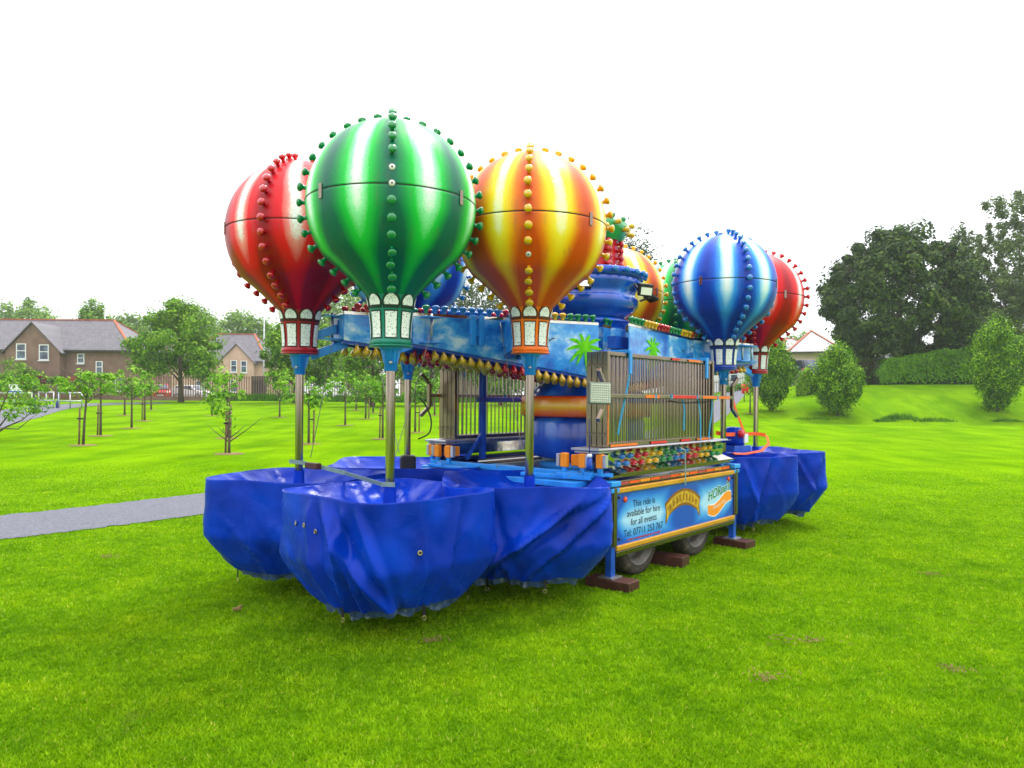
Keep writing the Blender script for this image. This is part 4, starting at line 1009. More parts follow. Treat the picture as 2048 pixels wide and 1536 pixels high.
def arm(key, label, A, B, hub_h=.50, tip_h=.24, tops=(), bcols=('yellow',), motif=None, link_to=None, plates=(), fold=None, W_=.14, bulbs=True):
    """box arm from A (tower end) to B (outer end); the side panels taper outwards"""
    A, B = Vector((*A, 0)), Vector((*B, 0)); d = B - A; L = d.length; az = math.atan2(d.y, d.x)
    a0 = empty('sweep_arm', A, az, label, 'ride arm', 'sweep arms of the packed ride')
    zt = 2.34; r0 = 0
    for s in (-1, 1):
        poly = [(r0, zt - hub_h), (L, zt - tip_h), (L, zt - .02), (r0, zt)]
        pn = MB().prism(poly, .012, Matrix.Translation((0, s * W_ - .006, 0))).build('side_panel', M['cloud'], a0)
        y = s * (W_ + .009)
        T = [(r0, zt + .002), (L, zt - .018), (L, zt + .008), (r0, zt + .028)]
        MB().prism(T, .016, Matrix.Translation((0, s * W_ - .008, 0))).build('mirror_strip', M['mirror'], a0)
        if motif and s == motif[0]:
            for kind, mx_, mz, ms in motif[1]:
                (palm if kind == 'p' else bird)(pn, mx_, mz, ms, s, y)
        if not bulbs: continue
        n = int((L - .08) / .088)
        for i in range(n):
            x = .06 + i * .088; colr = tops[(i // 4) % len(tops)] if tops else 'blue'
            t = x / L
            lamp(CAPM[colr], a0, (x, s * W_, zt + .026 - .02 * t), (0, 0, 1), 1.15)
            zb = zt - (hub_h + (tip_h - hub_h) * t)
            lamp(GLOBEM[bcols[(i // 4) % len(bcols)]], a0, (x, s * (W_ - .02), zb - .025), (0, s * .35, -1), 1.0)
            if s > 0 and i % 2: lamp(GLOBEM[bcols[((i + 2) // 4) % len(bcols)]], a0, (x, 0, zb - .025), (0, 0, -1), 1.0)
    for s in (-1, 1):
        b = MB(); b.bar((0, s * (W_ - .03), zt - hub_h - .015), (L, s * (W_ - .03), zt - tip_h - .015), .05, .022); b.build('lamp_rail', M['blue'], a0)
    b = MB(); b.bar((0, 0, zt - hub_h + .03), (L, 0, zt - tip_h + .03), W_ * 1.9, .01); b.build('floor_tray', M['dblue'], a0)
    MB().bar((-.1, 0, zt - .16), (L + .02, 0, zt - .12), .09, .12).build('box_beam', M['blue'], a0)
    MB().box((L - .0, 0, zt - .125), (.02, .27, .21)).build('end_plate', M['lblue'], a0)
    tips = [(L + .05, 0)] + [(x, sd) for x, sd in plates]
    for x, sd in tips:
        yb = sd * (W_ + .06)
        for z in (zt - .03, zt - tip_h + .01):
            hp = MB().box((x, yb, z), (.20 if sd == 0 else .17, .16 if sd == 0 else .12, .012)).build('hinge_plate', M['lblue'], a0, bevel=.003)
        MB().tube([(x, yb + sd * .02, zt - tip_h - .0), (x, yb + sd * .02, zt + .0)], .013, 8).build('hinge_pin', M['galv'], a0)
    if fold:
        for dx in (0, .085):
            f = MB().box((fold[0] + dx, fold[1] * (W_ + .03), zt - .12), (.05, .05, .27)).build('fold_hinge', M['lblue'], a0, bevel=.005)
        MB().box((fold[0] + .042, fold[1] * (W_ + .022), zt - .12), (.05, .03, .10)).build('fold_hinge', M['lblue'], a0, bevel=.004)
    if link_to:
        c = CARS[key].location; li = Matrix.Rotation(-az, 4, 'Z') @ (Vector((c.x, c.y, 0)) - A)
        st = Vector((*link_to, 0)); e = li + (st - li).normalized() * .09
        for z in (zt - .10, zt - .26):
            MB().bar((st.x, st.y, z), (e.x, e.y, z - .12), .05, .07).build('link_bar', M['lblue'], a0, bevel=.004)
    return a0
arm('G', 'long cloud painted arm with a palm tree, crossing behind the green and orange balloon skirts', (.78, 7.54), (-.93, 6.62), .52, .26, ('green', 'yellow', 'red', 'blue', 'blue'), ('yellow', 'yellow', 'red'),
    (1, (('p', .16, 2.12, 1.4), ('b', .56, 2.17, 1.3), ('b', .72, 2.11, .7))), (1.9, .0), ((1.80, 1), (1.02, 1)), (1.30, 1))
arm('O', 'stubby arm joining the long cloud painted arm to the orange balloon', (.0, 6.98), (.11, 6.42), .34, .30, ('yellow',), ('yellow',), None, (.5, 0), bulbs=False, W_=.09)
arm('R', 'long blue arm ending beside the front red balloon skirt', (.50, 7.95), (-1.52, 6.52), .46, .24, ('red', 'green'), ('yellow', 'red', 'yellow'), None, (2.4, 0))
arm('B', 'arm leading to the hidden dark blue balloon', (.40, 8.06), (-.82, 7.78), .46, .26, ('red', 'blue'), ('red', 'yellow'), None, (1.2, 0))
arm('B2', 'cloud painted arm with palm tree and birds above the barriers, right of the tower', (1.04, 7.53), (2.26, 9.40), .56, .34, ('green', 'yellow', 'red'), ('yellow', 'red'),
    (-1, (('p', .60, 2.15, 1.35), ('b', 1.50, 2.17, 1.3), ('b', 1.82, 2.24, 1.3), ('b', 1.66, 2.10, .7), ('b', 1.92, 2.13, .7))), (2.1, 0), ((2.16, -1),))
arm('R2', 'arm leading to the far right red balloon, behind the rear blue one', (1.15, 8.35), (3.05, 9.90), .46, .24, ('red', 'green'), ('yellow', 'red'), None, (2.3, 0), ((2.3, -1), (2.1, -1)))
arm('O2', 'arm leading to the rear yellow balloon behind the tower', (.9, 8.5), (1.28, 9.52), .46, .30, ('green', 'yellow'), ('yellow', 'red'), None, (1.0, 0))
arm('G2', 'arm leading to the rear green balloon', (1.05, 8.45), (2.22, 10.5), .46, .24, ('green', 'yellow'), ('yellow', 'red'), None, (2.2, 0))

# ------------------------------------------------------------- ropes, cables, straps
def cable(name, pts, r, m, label, cat, group=None):
    return tag(MB().tube(smooth_pts([tuple(p) for p in pts], 6), r, 6).build(name, m), label, cat, group)
def rope(px0, py0, Y0, px1, py1, Y1, label):
    a, c = P(px0, py0, Y0), P(px1, py1, Y1); m_ = (a + c) / 2 - Vector((0, 0, .02))
    cable('wire_rope', [a, m_, c], .0035, M['rope'], label, 'rope', 'thin wire ropes tying the ride')
rope(664, 690, 6.3, 621, 915, 6.3, 'thin wire rope from the red balloon arm down to its tub')
rope(868, 640, 6.3, 786, 925, 5.5, 'thin wire rope slanting from the green balloon arm towards its pole')
rope(1000, 645, 6.7, 1045, 905, 6.2, 'thin wire rope slanting to the foot of the orange balloon pole')
rope(752, 700, 6.6, 798, 905, 5.5, 'thin wire rope behind the green balloon pole')
cable('power_cable', [P(838, 795, 7.2), P(852, 812, 7.2), P(862, 840, 7.2), P(858, 866, 7.2), P(836, 878, 7.2)], .008, M['black'], 'black cable end curling in the air left of the far barrier stack', 'cable')
def strap(name, pts, w, m, label, up=(0, 0, 1)):
    b = MB(); pts = [Vector(p) for p in pts]
    for a, c in zip(pts[:-1], pts[1:]): b.bar(a, c, w, .004, up=up)
    return tag(b.build(name, m), label, 'strap', 'ratchet straps round the tubs')
strap('ratchet_strap', [(-1.87, 6.31, 1.07), (-1.75, 6.29, 1.06), (-1.3, 5.85, 1.02), (-.93, 5.36, .99), (-.83, 5.34, .99)], .034, M['strap_g'], 'grey-green ratchet strap pulled between the red and green balloon poles', up=(.7, -.7, 0))
b = MB().box((-1.62, 6.12, 1.05), (.16, .05, .05), R(-40)); tag(b.build('ratchet_buckle', M['timber'], bevel=.006), 'rusty ratchet buckle between the front red and green balloon poles', 'buckle')
strap('ratchet_strap', [(2.45, 9.0, 1.22), (2.6, 9.03, 1.2), (3.15, 9.9, 1.17), (3.27, 10.05, 1.17), (3.40, 10.05, 1.15)], .045, M['strap_o'], 'orange ratchet strap pulled level between the rear blue and red balloon poles', up=(.8, -.6, 0))
strap('ratchet_strap', [(2.74, 9.3, 1.62), (2.82, 9.4, 1.45), (2.94, 9.5, 1.22), (3.0, 9.6, 1.16)], .05, M['strap_o'], 'orange ratchet strap slanting down beside the rear red balloon pole', up=(.8, -.6, 0))
strap('ratchet_strap', [(3.38, 9.95, 1.15), (3.36, 9.8, 1.05), (3.2, 9.6, .97), (2.8, 9.0, .97), (2.55, 8.6, 1.0)], .035, M['strap_o'], 'orange ratchet strap lying loose over the far right tarpaulin', up=(.3, -.4, .8))
# covered generator behind the rear blue pole
g_ = empty('generator', (2.78, 9.42, .94), R(40), 'small generator in blue sheeting behind the rear blue balloon pole', 'generator')
b = MB().box((0, 0, .07), (.36, .28, .08)); b.build('cradle', M['blue'], g_, bevel=.006)
vs = []; fs = []
b = MB(); b.lathe([(.0, .10), (.13, .10), (.15, .16), (.14, .27), (.09, .33), (0, .34)], 14); me = b.mesh('cover', M['tarp'])
for v in me.vertices: v.co += Vector((1, 1, 1)) * .03 * noise.noise(v.co * 9)
link('cover', me, g_); MB().box((.05, -.15, .20), (.08, .02, .11)).build('label_plate', M['white'], g_, bevel=.004)
MB().lathe([(0, 0), (.05, 0), (.05, .04), (0, .05)], 14).build('fuel_cap', M['redpaint'], g_, (-.05, -.13, .26), orient((0, -1, 0)))
# black wrap on the back blue pole
b = MB().box((-1.06, 7.67, .945), (.16, .13, .17), R(12)); tag(b.build('black_wrap', M['black'], bevel=.03), 'black wrapping bag tied at the foot of the back left pole', 'bag')
# ------------------------------------------------------------- vegetation
def leaf_mesh(name, pts, nrm, size, m):
    n = len(pts); rv = rng.normal(size=(n, 3)); nn = nrm + .38 * rv; nn /= np.linalg.norm(nn, axis=1)[:, None] + 1e-9
    t = np.cross(nn, rng.normal(size=(n, 3))); t /= np.linalg.norm(t, axis=1)[:, None] + 1e-9; bt = np.cross(nn, t)
    s = size * (.6 + .8 * rng.random(n))[:, None]
    co = np.stack([pts - t * s, pts + bt * s * .55, pts + t * s, pts - bt * s * .55], 1).reshape(-1, 3)
    me = np_mesh(name, co, np.arange(4 * n).reshape(-1, 4), m)
    at = me.attributes.new('tone', 'FLOAT', 'FACE'); at.data.foreach_set('value', (rng.random(n) - .35).astype(np.float32)); return me
def clumps(n, K, c, rad, rc, bottom=-1, shell=.35, shape=None, loose=.22):
    """leaf positions in K clumps through an ellipsoid crown, normalised to fill its radii"""
    u = rng.normal(size=(K * 3, 3)); u /= np.linalg.norm(u, axis=1)[:, None]
    u = u[u[:, 2] > bottom][:K]; K = len(u); rr = (shell + (1 - shell) * rng.random(K)) ** .5
    cc = u * rr[:, None] * (1 - rc * .5)
    if shape: cc = shape(cc)
    w = rng.integers(0, K, n); v = rng.normal(size=(n, 3)); v /= np.linalg.norm(v, axis=1)[:, None]
    rk = rc * (.5 + 1.0 * rng.random(K) ** 1.5)
    rad_ = rng.random(n) ** .33; lo = rng.random(n) < loose; rad_[lo] *= 1 + .8 * rng.random(lo.sum())
    pos = cc[w] + v * (rk[w] * rad_)[:, None] * np.array([1, 1, .8])
    ext = np.percentile(np.abs(pos[:, :2]), 99.3); pos[:, :2] /= ext
    z0, z1 = np.percentile(pos[:, 2], [.4, 99.6]); pos[:, 2] = (pos[:, 2] - (z0 + z1) / 2) / ((z1 - z0) / 2)
    nr = v * 1.0 + u[w] * .2 + np.array([0, 0, .4])
    return np.array(c) + pos * np.array(rad), nr
def limbs(mb, base, top, r0, spread, n, rnd, z0f=.35, seg=5):
    base, top = Vector(base), Vector(top); H = (top - base).length
    pts = [base.lerp(top, t) + Vector((noise.noise(Vector((t * 2, base.x, 1))), noise.noise(Vector((t * 2, base.y, 5))), 0)) * H * .03 * min(1, t * 3) for t in np.linspace(0, 1, 8)]
    mb.tube(pts, [r0 * 1.35] + [r0 * (1 - .85 * t) for t in np.linspace(0.08, 1, 7)], 8)
    for i in range(n):
        t = z0f + (.95 - z0f) * (i + rnd.random()) / n; p = base.lerp(top, t); a = rnd.random() * 2 * PI + i * 2.4
        L = spread * (1.1 - .6 * abs(t - .55)) * (.6 + .4 * rnd.random()); rr = r0 * (1 - .8 * t) * .5
        q = [p + Vector((math.cos(a) * L * s, math.sin(a) * L * s, L * (.55 * s + .15 * s * s))) + Vector((0, 0, .05 * L * math.sin(s * 5 + i))) for s in np.linspace(0, 1, seg)]
        mb.tube(q, [rr * (1 - .8 * s) + .004 for s in np.linspace(0, 1, seg)], 5)
def tree(name, px, base, top, wpx, Y, lm, label, cat='tree', group=None, leaves=9000, K=90, rc=.26, crown_bot=None, size=None, trunk=True, bottom=-1, cx=None, trunk_r=None, deep=1.0, shell=.3, shape=None, ground=True):
    """base/top/crown_bot are heights read off as image rows at distance Y"""
    a = P(px, base, Y); t = P(px, top, Y); x = a.x; zb = gz(x, Y) if ground else a.z
    H = t.z - zb; cb = P(px, crown_bot if crown_bot else base, Y).z; w = wpx * Y / 1500
    root = empty(name, (x, Y, zb), random.random() * 0, label, cat, group)
    rnd = random.Random(int(px * 7 + Y))
    ox = (cx - px) * Y / 1500 if cx else 0
    czl = (cb + t.z) / 2 - zb; hz = (t.z - cb) / 2
    pos, nr = clumps(leaves, K, (ox, 0, czl), (w / 2, w / 2 * deep, hz), rc, bottom, shell, shape)
    link('crown', leaf_mesh('crown', pos, nr, size or (.0017 * Y + .02), lm), root)
    if trunk:
        b = MB(); limbs(b, (0, 0, -.1), (ox * .7, 0, czl + hz * .55), trunk_r or max(.05, H * .022), w * .42, 9, rnd, .3 if cb - zb > .3 * H else .18)
        b.build('trunk', M['bark'], root)
    return root
# far masses first
for i, (px, top, w, Y, lm, lab) in enumerate([
    (50, 600, 150, 108, 'far', 'pale rounded tree behind the left end of the brown house roof'),
    (186, 604, 84, 100, 'mid', 'darker tree rising behind the hip of the brown house roof'),
    (262, 628, 130, 104, 'far', 'pale hazy tree between the brown house and the big maple'),
    (395, 612, 90, 112, 'far', 'pale tree showing behind the right shoulder of the big maple'),
    (480, 624, 160, 110, 'far', 'pale domed tree above the ridge of the pink gabled house'),
    (700, 568, 190, 95, 'far', 'hazy tree behind the front red balloon skirt'),
    (590, 640, 110, 105, 'far', 'hazy tree left of the street behind the red balloon bulbs'),
    (930, 556, 210, 92, 'dark', 'dark tall tree behind the gap between green and orange balloons'),
    (1075, 600, 120, 100, 'far', 'tree glimpsed behind the orange balloon skirt'),
    (1268, 466, 130, 80, 'dark', 'dark tree top rising behind the tower collar'),
    (1395, 640, 120, 100, 'far', 'tree behind the rear blue balloon'),
    (1600, 668, 70, 105, 'far', 'hazy tree left of the pale hipped house roof'),
    (-20, 640, 90, 98, 'far', 'tree at the far left edge behind the brown house')]):
    tree('background_tree', px, 795, top, w, Y, LM[lm], lab, group='trees behind the houses', leaves=16000, K=120, rc=.28, crown_bot=775, bottom=-.8)
tree('maple_tree', 362, 812, 600, 172, 56, LM['mid'], 'large leafy green maple right of the brown house, at the lawn edge', leaves=26000, K=120, rc=.2, crown_bot=757, size=.11, bottom=-.75, cx=354, trunk_r=.2, shell=.15,
     shape=lambda c: np.concatenate([c[:, :2] * (1.08 - .72 * np.clip(c[:, 2:3], 0, 1)), c[:, 2:3] * 1.05], 1))
tree('maple_tree', 590, 815, 632, 150, 56, LM['mid'], 'leafy green tree with low branches behind the front red balloon pole', leaves=17000, K=110, rc=.19, crown_bot=770, size=.13, bottom=-.8, cx=600, trunk_r=.22, shell=.15)
tree('park_tree', 745, 832, 655, 120, 50, LM['mid'], 'bushy tree between the red and green balloon poles at the lawn edge', leaves=11000, K=80, rc=.22, crown_bot=800, size=.11, trunk_r=.14)
tree('park_tree', 862, 825, 690, 100, 52, LM['mid'], 'bushy tree behind the back left pole at the lawn edge', leaves=9000, K=70, rc=.22, crown_bot=800, size=.11, trunk_r=.14)
tree('park_tree', 1000, 822, 690, 120, 54, LM['mid'], 'bushy tree seen through the far barrier bars', leaves=8000, K=70, rc=.22, crown_bot=800, size=.11, trunk_r=.14)
# right side
tree('sycamore_tree', 1798, 748, 466, 290, 56, LM['dark'], 'huge dark rounded sycamore on the bank at the right', leaves=90000, K=300, rc=.13, crown_bot=738, size=.15, bottom=-.85, cx=1798, trunk_r=.42, shell=.5,
     shape=lambda c: c * (1.08 - .0 * c[:, 2:3]))
tree('birch_tree', 1930, 730, 450, 84, 66, LM['birch'], 'thin dark birch crown between the sycamore and the tallest birch', leaves=9000, K=120, rc=.14, crown_bot=700, size=.12, trunk_r=.16, shell=.1)
tree('birch_tree', 2040, 735, 384, 175, 64, LM['birch'], 'tallest airy birch at the right edge of the photo', leaves=24000, K=260, rc=.10, crown_bot=640, size=.12, trunk_r=.2, shell=.1, shape=lambda c: c * np.array([1, 1, 1.0]))
tree('birch_tree', 2002, 735, 540, 150, 62, LM['birch'], 'drooping pale birch leaning against the sycamore', leaves=20000, K=200, rc=.12, crown_bot=690, size=.12, trunk_r=.16, shell=.1)
tree('birch_tree', 2130, 735, 400, 170, 64, LM['birch'], 'birch just beyond the right edge of the photo', leaves=9000, K=100, rc=.14, crown_bot=690, size=.14, trunk_r=.2)
def conic(c):
    z = c[:, 2:3]; return np.concatenate([c[:, :2] * (1.05 - .80 * np.clip(z - .05, 0, 1) ** 1.1 - .85 * np.clip(-z - .25, 0, 1)), z], 1)
for px, py, top, w, lab in ((1674, 831, 690, 98, 'pointed hornbeam left of the bank hedge, in the middle of the three'), (1993, 823, 638, 108, 'tallest pointed hornbeam, in front of the hedge at the right edge'), (1543, 822, 668, 88, 'darker hornbeam just right of the rear red balloon pole')):
    g = G(px, py)
    tree('hornbeam_tree', px, py, top, w, g.y, LM['cone'], lab, group='pointed hornbeams on the right lawn', leaves=42000, K=260, rc=.22, crown_bot=py - 9, size=.062, trunk_r=.09, shape=conic, shell=.2)
# long bank hedge
def leafbox(name, lab, cat, A, B, depth, h0, h1, lm, n, size, cut=0):
    """hedge from A to B (ground points), growing from height h0 to h1"""
    A, B = Vector(A), Vector(B); d = (B - A); L = d.length; u = d.normalized(); w = Vector((-u.y, u.x, 0))
    ro = empty(name, A, 0, lab, cat)
    core = MB(); t_ = rng.random(n); a = rng.random(n) * PI; hh = h0 + (h1 - h0) * t_
    bump = np.array([.12 * noise.noise(Vector((t * L * .8, 3, q))) for t, q in zip(t_, a)])
    prof_r = (1 + bump) * (.93 + .12 * rng.random(n)); 
    y = -np.cos(a) * depth / 2 * np.sign(1); zz = np.abs(np.sin(a)) ** .5 * hh * prof_r; yy = np.sign(np.cos(a)) * np.abs(np.cos(a)) ** .5 * depth / 2 * prof_r
    endcap = np.minimum(1, np.minimum(t_, 1 - t_) * L / (depth * .4)) ** .5
    pos = np.stack([u.x * t_ * L + w.x * yy, u.y * t_ * L + w.y * yy, zz * (.4 + .6 * endcap)], 1)
    pos[:, 2] += [gz(A.x + p[0], A.y + p[1]) - A.z for p in pos]
    nr = np.stack([w.x * yy, w.y * yy, zz * .8], 1); nr /= np.linalg.norm(nr, axis=1)[:, None] + 1e-6
    link('foliage', leaf_mesh('foliage', pos, nr, size, lm), ro)
    # dark twiggy inside
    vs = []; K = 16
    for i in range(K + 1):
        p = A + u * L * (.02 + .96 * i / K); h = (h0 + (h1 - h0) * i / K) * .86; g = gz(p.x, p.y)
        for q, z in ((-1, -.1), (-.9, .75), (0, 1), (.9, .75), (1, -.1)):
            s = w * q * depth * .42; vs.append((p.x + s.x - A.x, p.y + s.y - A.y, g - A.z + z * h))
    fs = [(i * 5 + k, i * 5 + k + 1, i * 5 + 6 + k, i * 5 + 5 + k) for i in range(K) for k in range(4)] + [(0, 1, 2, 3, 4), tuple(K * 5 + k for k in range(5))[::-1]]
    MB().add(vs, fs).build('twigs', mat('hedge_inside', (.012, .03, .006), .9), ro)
    return ro
h0, h1 = Vector((24.6, 50.4, gz(24.6, 50.4))), Vector((37.5, 50.4, gz(37.5, 50.4)))
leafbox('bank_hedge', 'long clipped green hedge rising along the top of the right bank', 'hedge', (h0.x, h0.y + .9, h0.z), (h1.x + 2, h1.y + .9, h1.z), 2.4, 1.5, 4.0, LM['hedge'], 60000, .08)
h0, h1 = Vector((23.6, 49, gz(23.6, 49))), Vector((27, 49, gz(27, 49)))
leafbox('copper_hedge', 'dark brownish hedge end under the sycamore', 'hedge', (h0.x, h0.y + 3.2, h0.z), (h1.x, h1.y + 3.5, h1.z), 1.6, 1.5, 1.6, leaf_mat('dark_hedge_leaf', (.02, .018, .006), (.03, .035, .008), (.05, .05, .01)), 6000, .09)
h0, h1 = G(1612, 793), G(1650, 790)
leafbox('golden_hedge', 'bright yellow-green bush behind the middle hornbeam', 'bush', (h0.x, h0.y + 1.5, h0.z), (h1.x, h1.y + 1.5, h1.z), 1.8, 1.9, 1.9, LM['yellowg'], 6000, .09)
# weeds at the foot of the bank
def tuft(px, py, w, h, n, lab):
    g = G(px, py); ro = empty('weed_clump', g, 0, lab, 'weeds', 'weeds at the foot of the bank')
    x = (rng.random(n) - .5) * w; y = (rng.random(n) - .5) * .5; hh = h * (.4 + .6 * rng.random(n)) * (1 - (2 * x / w) ** 2 * .7); az = rng.random(n) * PI; wd = .02
    co = np.empty((n, 3, 3)); lx = (rng.random(n) - .5) * .3
    co[:, 0] = np.stack([x - wd * np.cos(az), y - wd * np.sin(az), -.05 + 0 * x], 1); co[:, 1] = np.stack([x + wd * np.cos(az), y + wd * np.sin(az), -.05 + 0 * x], 1); co[:, 2] = np.stack([x + lx, y, hh], 1)
    link('blades', np_mesh('blades', co.reshape(-1, 3), np.arange(3 * n).reshape(-1, 3), LM['hedge']), ro)
for px, py, w, h, lab in ((1800, 838, 2.0, .45, 'tallest weed clump at the foot of the bank, left of centre'), (1868, 842, 2.4, .3, 'low weed clump at the foot of the bank under the hedge'), (1640, 838, 3.2, .16, 'thin weeds below the middle hornbeam'), (1770, 842, 1.3, .22, 'small weed clump left of the tallest weeds'), (2010, 842, 2.0, .18, 'thin weeds below the right hornbeam')):
    tuft(px, py, w, h, 420, lab)
# rough grass strip before the railings
def strip(name, A, B, n, h, lab):
    t = rng.random(n); x = A[0] + (B[0] - A[0]) * t; y = A[1] + (B[1] - A[1]) * t + rng.normal(size=n) * .5; z = np.array([gz(a, b_) for a, b_ in zip(x, y)])
    hh = h * (.5 + .8 * rng.random(n)); az = rng.random(n) * PI; wd = .05; lx = (rng.random(n) - .5) * .3
    co = np.empty((n, 3, 3)); co[:, 0] = np.stack([x - wd * np.cos(az), y - wd * np.sin(az), z - .05], 1); co[:, 1] = np.stack([x + wd * np.cos(az), y + wd * np.sin(az), z - .05], 1); co[:, 2] = np.stack([x + lx, y, z + hh], 1)
    tag(link(name, np_mesh(name, co.reshape(-1, 3), np.arange(3 * n).reshape(-1, 3), LM['hedge'])), lab, 'grass', kind='stuff')
strip('rough_grass', (-24.5, 61.2), (16, 62.5), 16000, .55, 'strip of long rough grass along the far railings')

# young park trees with stakes
def young(px, py, top, w, lean=0, lab='', stake=None, bare=False, n=1300, crown_bot=None, tr=.035, cxo=0):
    g = G(px, py); Y = g.y; H = P(px, top, Y).z - g.z; cb = (P(px, crown_bot, Y).z - g.z) if crown_bot else H * .42; wm = w * Y / 1500
    ro = empty('young_tree', g, 0, lab, 'young tree', 'young trees dotted over the left lawn'); n = int(n * .46)
    b = MB(); tx = lean * H; rnd = random.Random(int(px)); k_s = cb * 1.02
    tr_ = tr * (1 + .012 * (Y - 20))
    b.tube([(0, 0, -.05), (tx * .15, 0, k_s * .5), (tx * .4, 0, k_s), (tx, 0, H * .92)], [tr_ * 1.25, tr_, tr_ * .8, tr_ * .15], 7)
    for i in range(5 if not bare else 4):
        a = i * 2.2 + rnd.random(); L = wm * (.42 + .12 * rnd.random()); s0 = k_s * (.92 + .1 * i)
        if bare: a = (0, PI, .6, 2.6)[i]; L = wm * (.62, .42, .35, .3)[i]; s0 = k_s * (.55, .55, .7, .75)[i]
        b.tube([(tx * .4 * s0 / k_s, 0, s0), (tx * .4 + math.cos(a) * L * .5, math.sin(a) * L * .5 * (0.3 if bare else 1), s0 + L * .35), (tx * .4 + math.cos(a) * L, math.sin(a) * L * (0.3 if bare else 1), s0 + L * (.75 if bare else .6))], [tr_ * .5, tr_ * .35, tr_ * .1], 5)
    b.build('trunk', M['bark'], ro)
    pos, nr = clumps(n, 22 if not bare else 14, (tx * .75 + cxo * Y / 1500, 0, (cb + H) / 2), (wm / 2, wm / 2, (H - cb) / 2), .24, -1, .1)
    link('crown', leaf_mesh('crown', pos, nr, .044 + .0008 * Y, LM['young']), ro)
    MB().lathe([(0, .03), (.34, .02), (.42, .006)], 14).build('soil_ring', M['soil'], ro)
    if stake:
        so = MB(); so.tube([(stake, .05, -.1), (stake + .02, .05, H * .5)], .03, 7); s1 = so.build('stake', M['stake'], ro)
        MB().box((stake / 2, .03, H * .36), (abs(stake) + .08, .07, .04)).build('tie', M['black'], s1)
Yt = [
 (166, 891, 742, 120, .10, 'nearest young tree with a leaning trunk on the left lawn', -.16, False, 1500, 800),
 (201, 872, 745, 60, 0, 'young staked tree just right of the leaning one', -.14, False, 900, 785),
 (263, 857, 733, 90, 0, 'young tree with a straight trunk right of the staked pair', None, False, 1500, 795),
 (249, 831, 745, 55, 0, 'small young tree behind the straight trunked one', None, False, 700, 790),
 (289, 842, 748, 50, 0, 'young double staked tree in front of the red car', -.15, False, 700, 790),
 (302, 820, 757, 40, 0, 'tiny young tree right beside the red car', None, False, 400, 790),
 (458, 908, 738, 110, 0, 'nearest bare forked young tree with a long side branch', -.12, True, 750, 865),
 (454, 877, 742, 60, 0, 'young tree directly behind the bare forked one', .1, False, 500, 800),
 (424, 832, 745, 56, 0, 'thin young tree left of the forked one', None, False, 700, 795),
 (559, 835, 738, 66, 0, 'thin young tree left of the red balloon pole', None, False, 800, 800),
 (617, 888, 752, 110, 0, 'young tree half hidden behind the red balloon pole', .14, False, 1500, 815),
 (690, 851, 742, 74, 0, 'neat round young tree midway between red and green poles', None, False, 1500, 805),
 (731, 838, 752, 50, 0, 'young staked tree beyond the round one, slightly right', .15, False, 700, 795),
 (712, 821, 756, 40, 0, 'far young tree right of the round one', None, False, 500, 792),
 (746, 826, 750, 46, 0, 'far young tree close to the green balloon pole', None, False, 500, 792),
 (765, 878, 748, 60, 0, 'young tree just left of the green balloon pole', -.12, False, 900, 810),
 (830, 865, 755, 60, 0, 'young staked tree right behind the back left pole', .15, False, 800, 805),
 (869, 831, 752, 60, 0, 'far young tree left of the far barrier stack', None, False, 700, 792),
 (1500, 828, 745, 30, 0, 'slim blossom tree between the two rear balloon poles', None, False, 400, 790)]
for t in Yt: young(t[0], t[1], t[2], t[3], t[4], t[5], t[6], t[7], t[8], t[9])
# overhanging branches at the far left edge
g = G(-30, 880); ro = empty('young_tree', g, 0, 'loose shrub-like tree cut by the left edge of the photo', 'young tree', 'young trees dotted over the left lawn')
b = MB()
for k, (dx, dz) in enumerate(((2.0, 1.0), (1.7, .55), (1.5, 1.7), (.9, 2.1), (-.8, 1.8))):
    b.tube([(0, 0, -.05), (dx * .35, 0, .35 + dz * .1), (dx * .7, .1 * k - .2, dz * .7), (dx, .1 * k, dz + .35)], [.05, .03, .02, .006], 5)
b.build('trunk', M['bark'], ro); pos, nr = clumps(1500, 30, (.9, 0, 1.55), (1.3, .8, .85), .24, -1, .1); link('crown', leaf_mesh('crown', pos, nr, .06, LM['young']), ro)
# ------------------------------------------------------------- houses
M['harl'] = mat('brown_harling', (.19, .115, .09), .95, 0, .22, 1.3, .4, 14)
M['pinkwall'] = mat('pink_harling', (.50, .33, .26), .95, 0, .14, 1.2, .4, 14)
M['cream'] = mat('cream_render', (.52, .40, .30), .95, 0, .08, 1.2, .3, 14)
M['whitewall'] = mat('white_render', (.62, .62, .60), .9, 0, .06, 1.2)
M['brick'] = mat('red_brickwork', (.28, .07, .035), .9, 0, .3, 6)
M['ridge'] = mat('red_ridge_tile', (.34, .09, .045), .8, 0, .25, 3)
M['frame'] = mat('white_window_frame', (.72, .72, .72), .4, 0, .04, 6)
M['gutter'] = mat('dark_gutter', (.05, .045, .045), .5)
def slate():
    m, n, l, b = nt('slate_roof'); tc = n.new('ShaderNodeTexCoord'); br = n.new('ShaderNodeTexBrick')
    mp = n.new('ShaderNodeMapping'); mp.inputs['Rotation'].default_value = (R(90), 0, 0); l.new(tc.outputs['Object'], mp.inputs[0]); l.new(mp.outputs[0], br.inputs['Vector'])
    br.inputs['Color1'].default_value = (.065, .055, .070, 1); br.inputs['Color2'].default_value = (.10, .088, .105, 1); br.inputs['Mortar'].default_value = (.03, .03, .035, 1)
    br.inputs['Scale'].default_value = 1; br.inputs['Brick Width'].default_value = .3; br.inputs['Row Height'].default_value = .18; br.inputs['Mortar Size'].default_value = .012
    l.new(br.outputs[0], b.inputs['Base Color']); b.inputs['Roughness'].default_value = .5; return m
M['slate'] = slate()
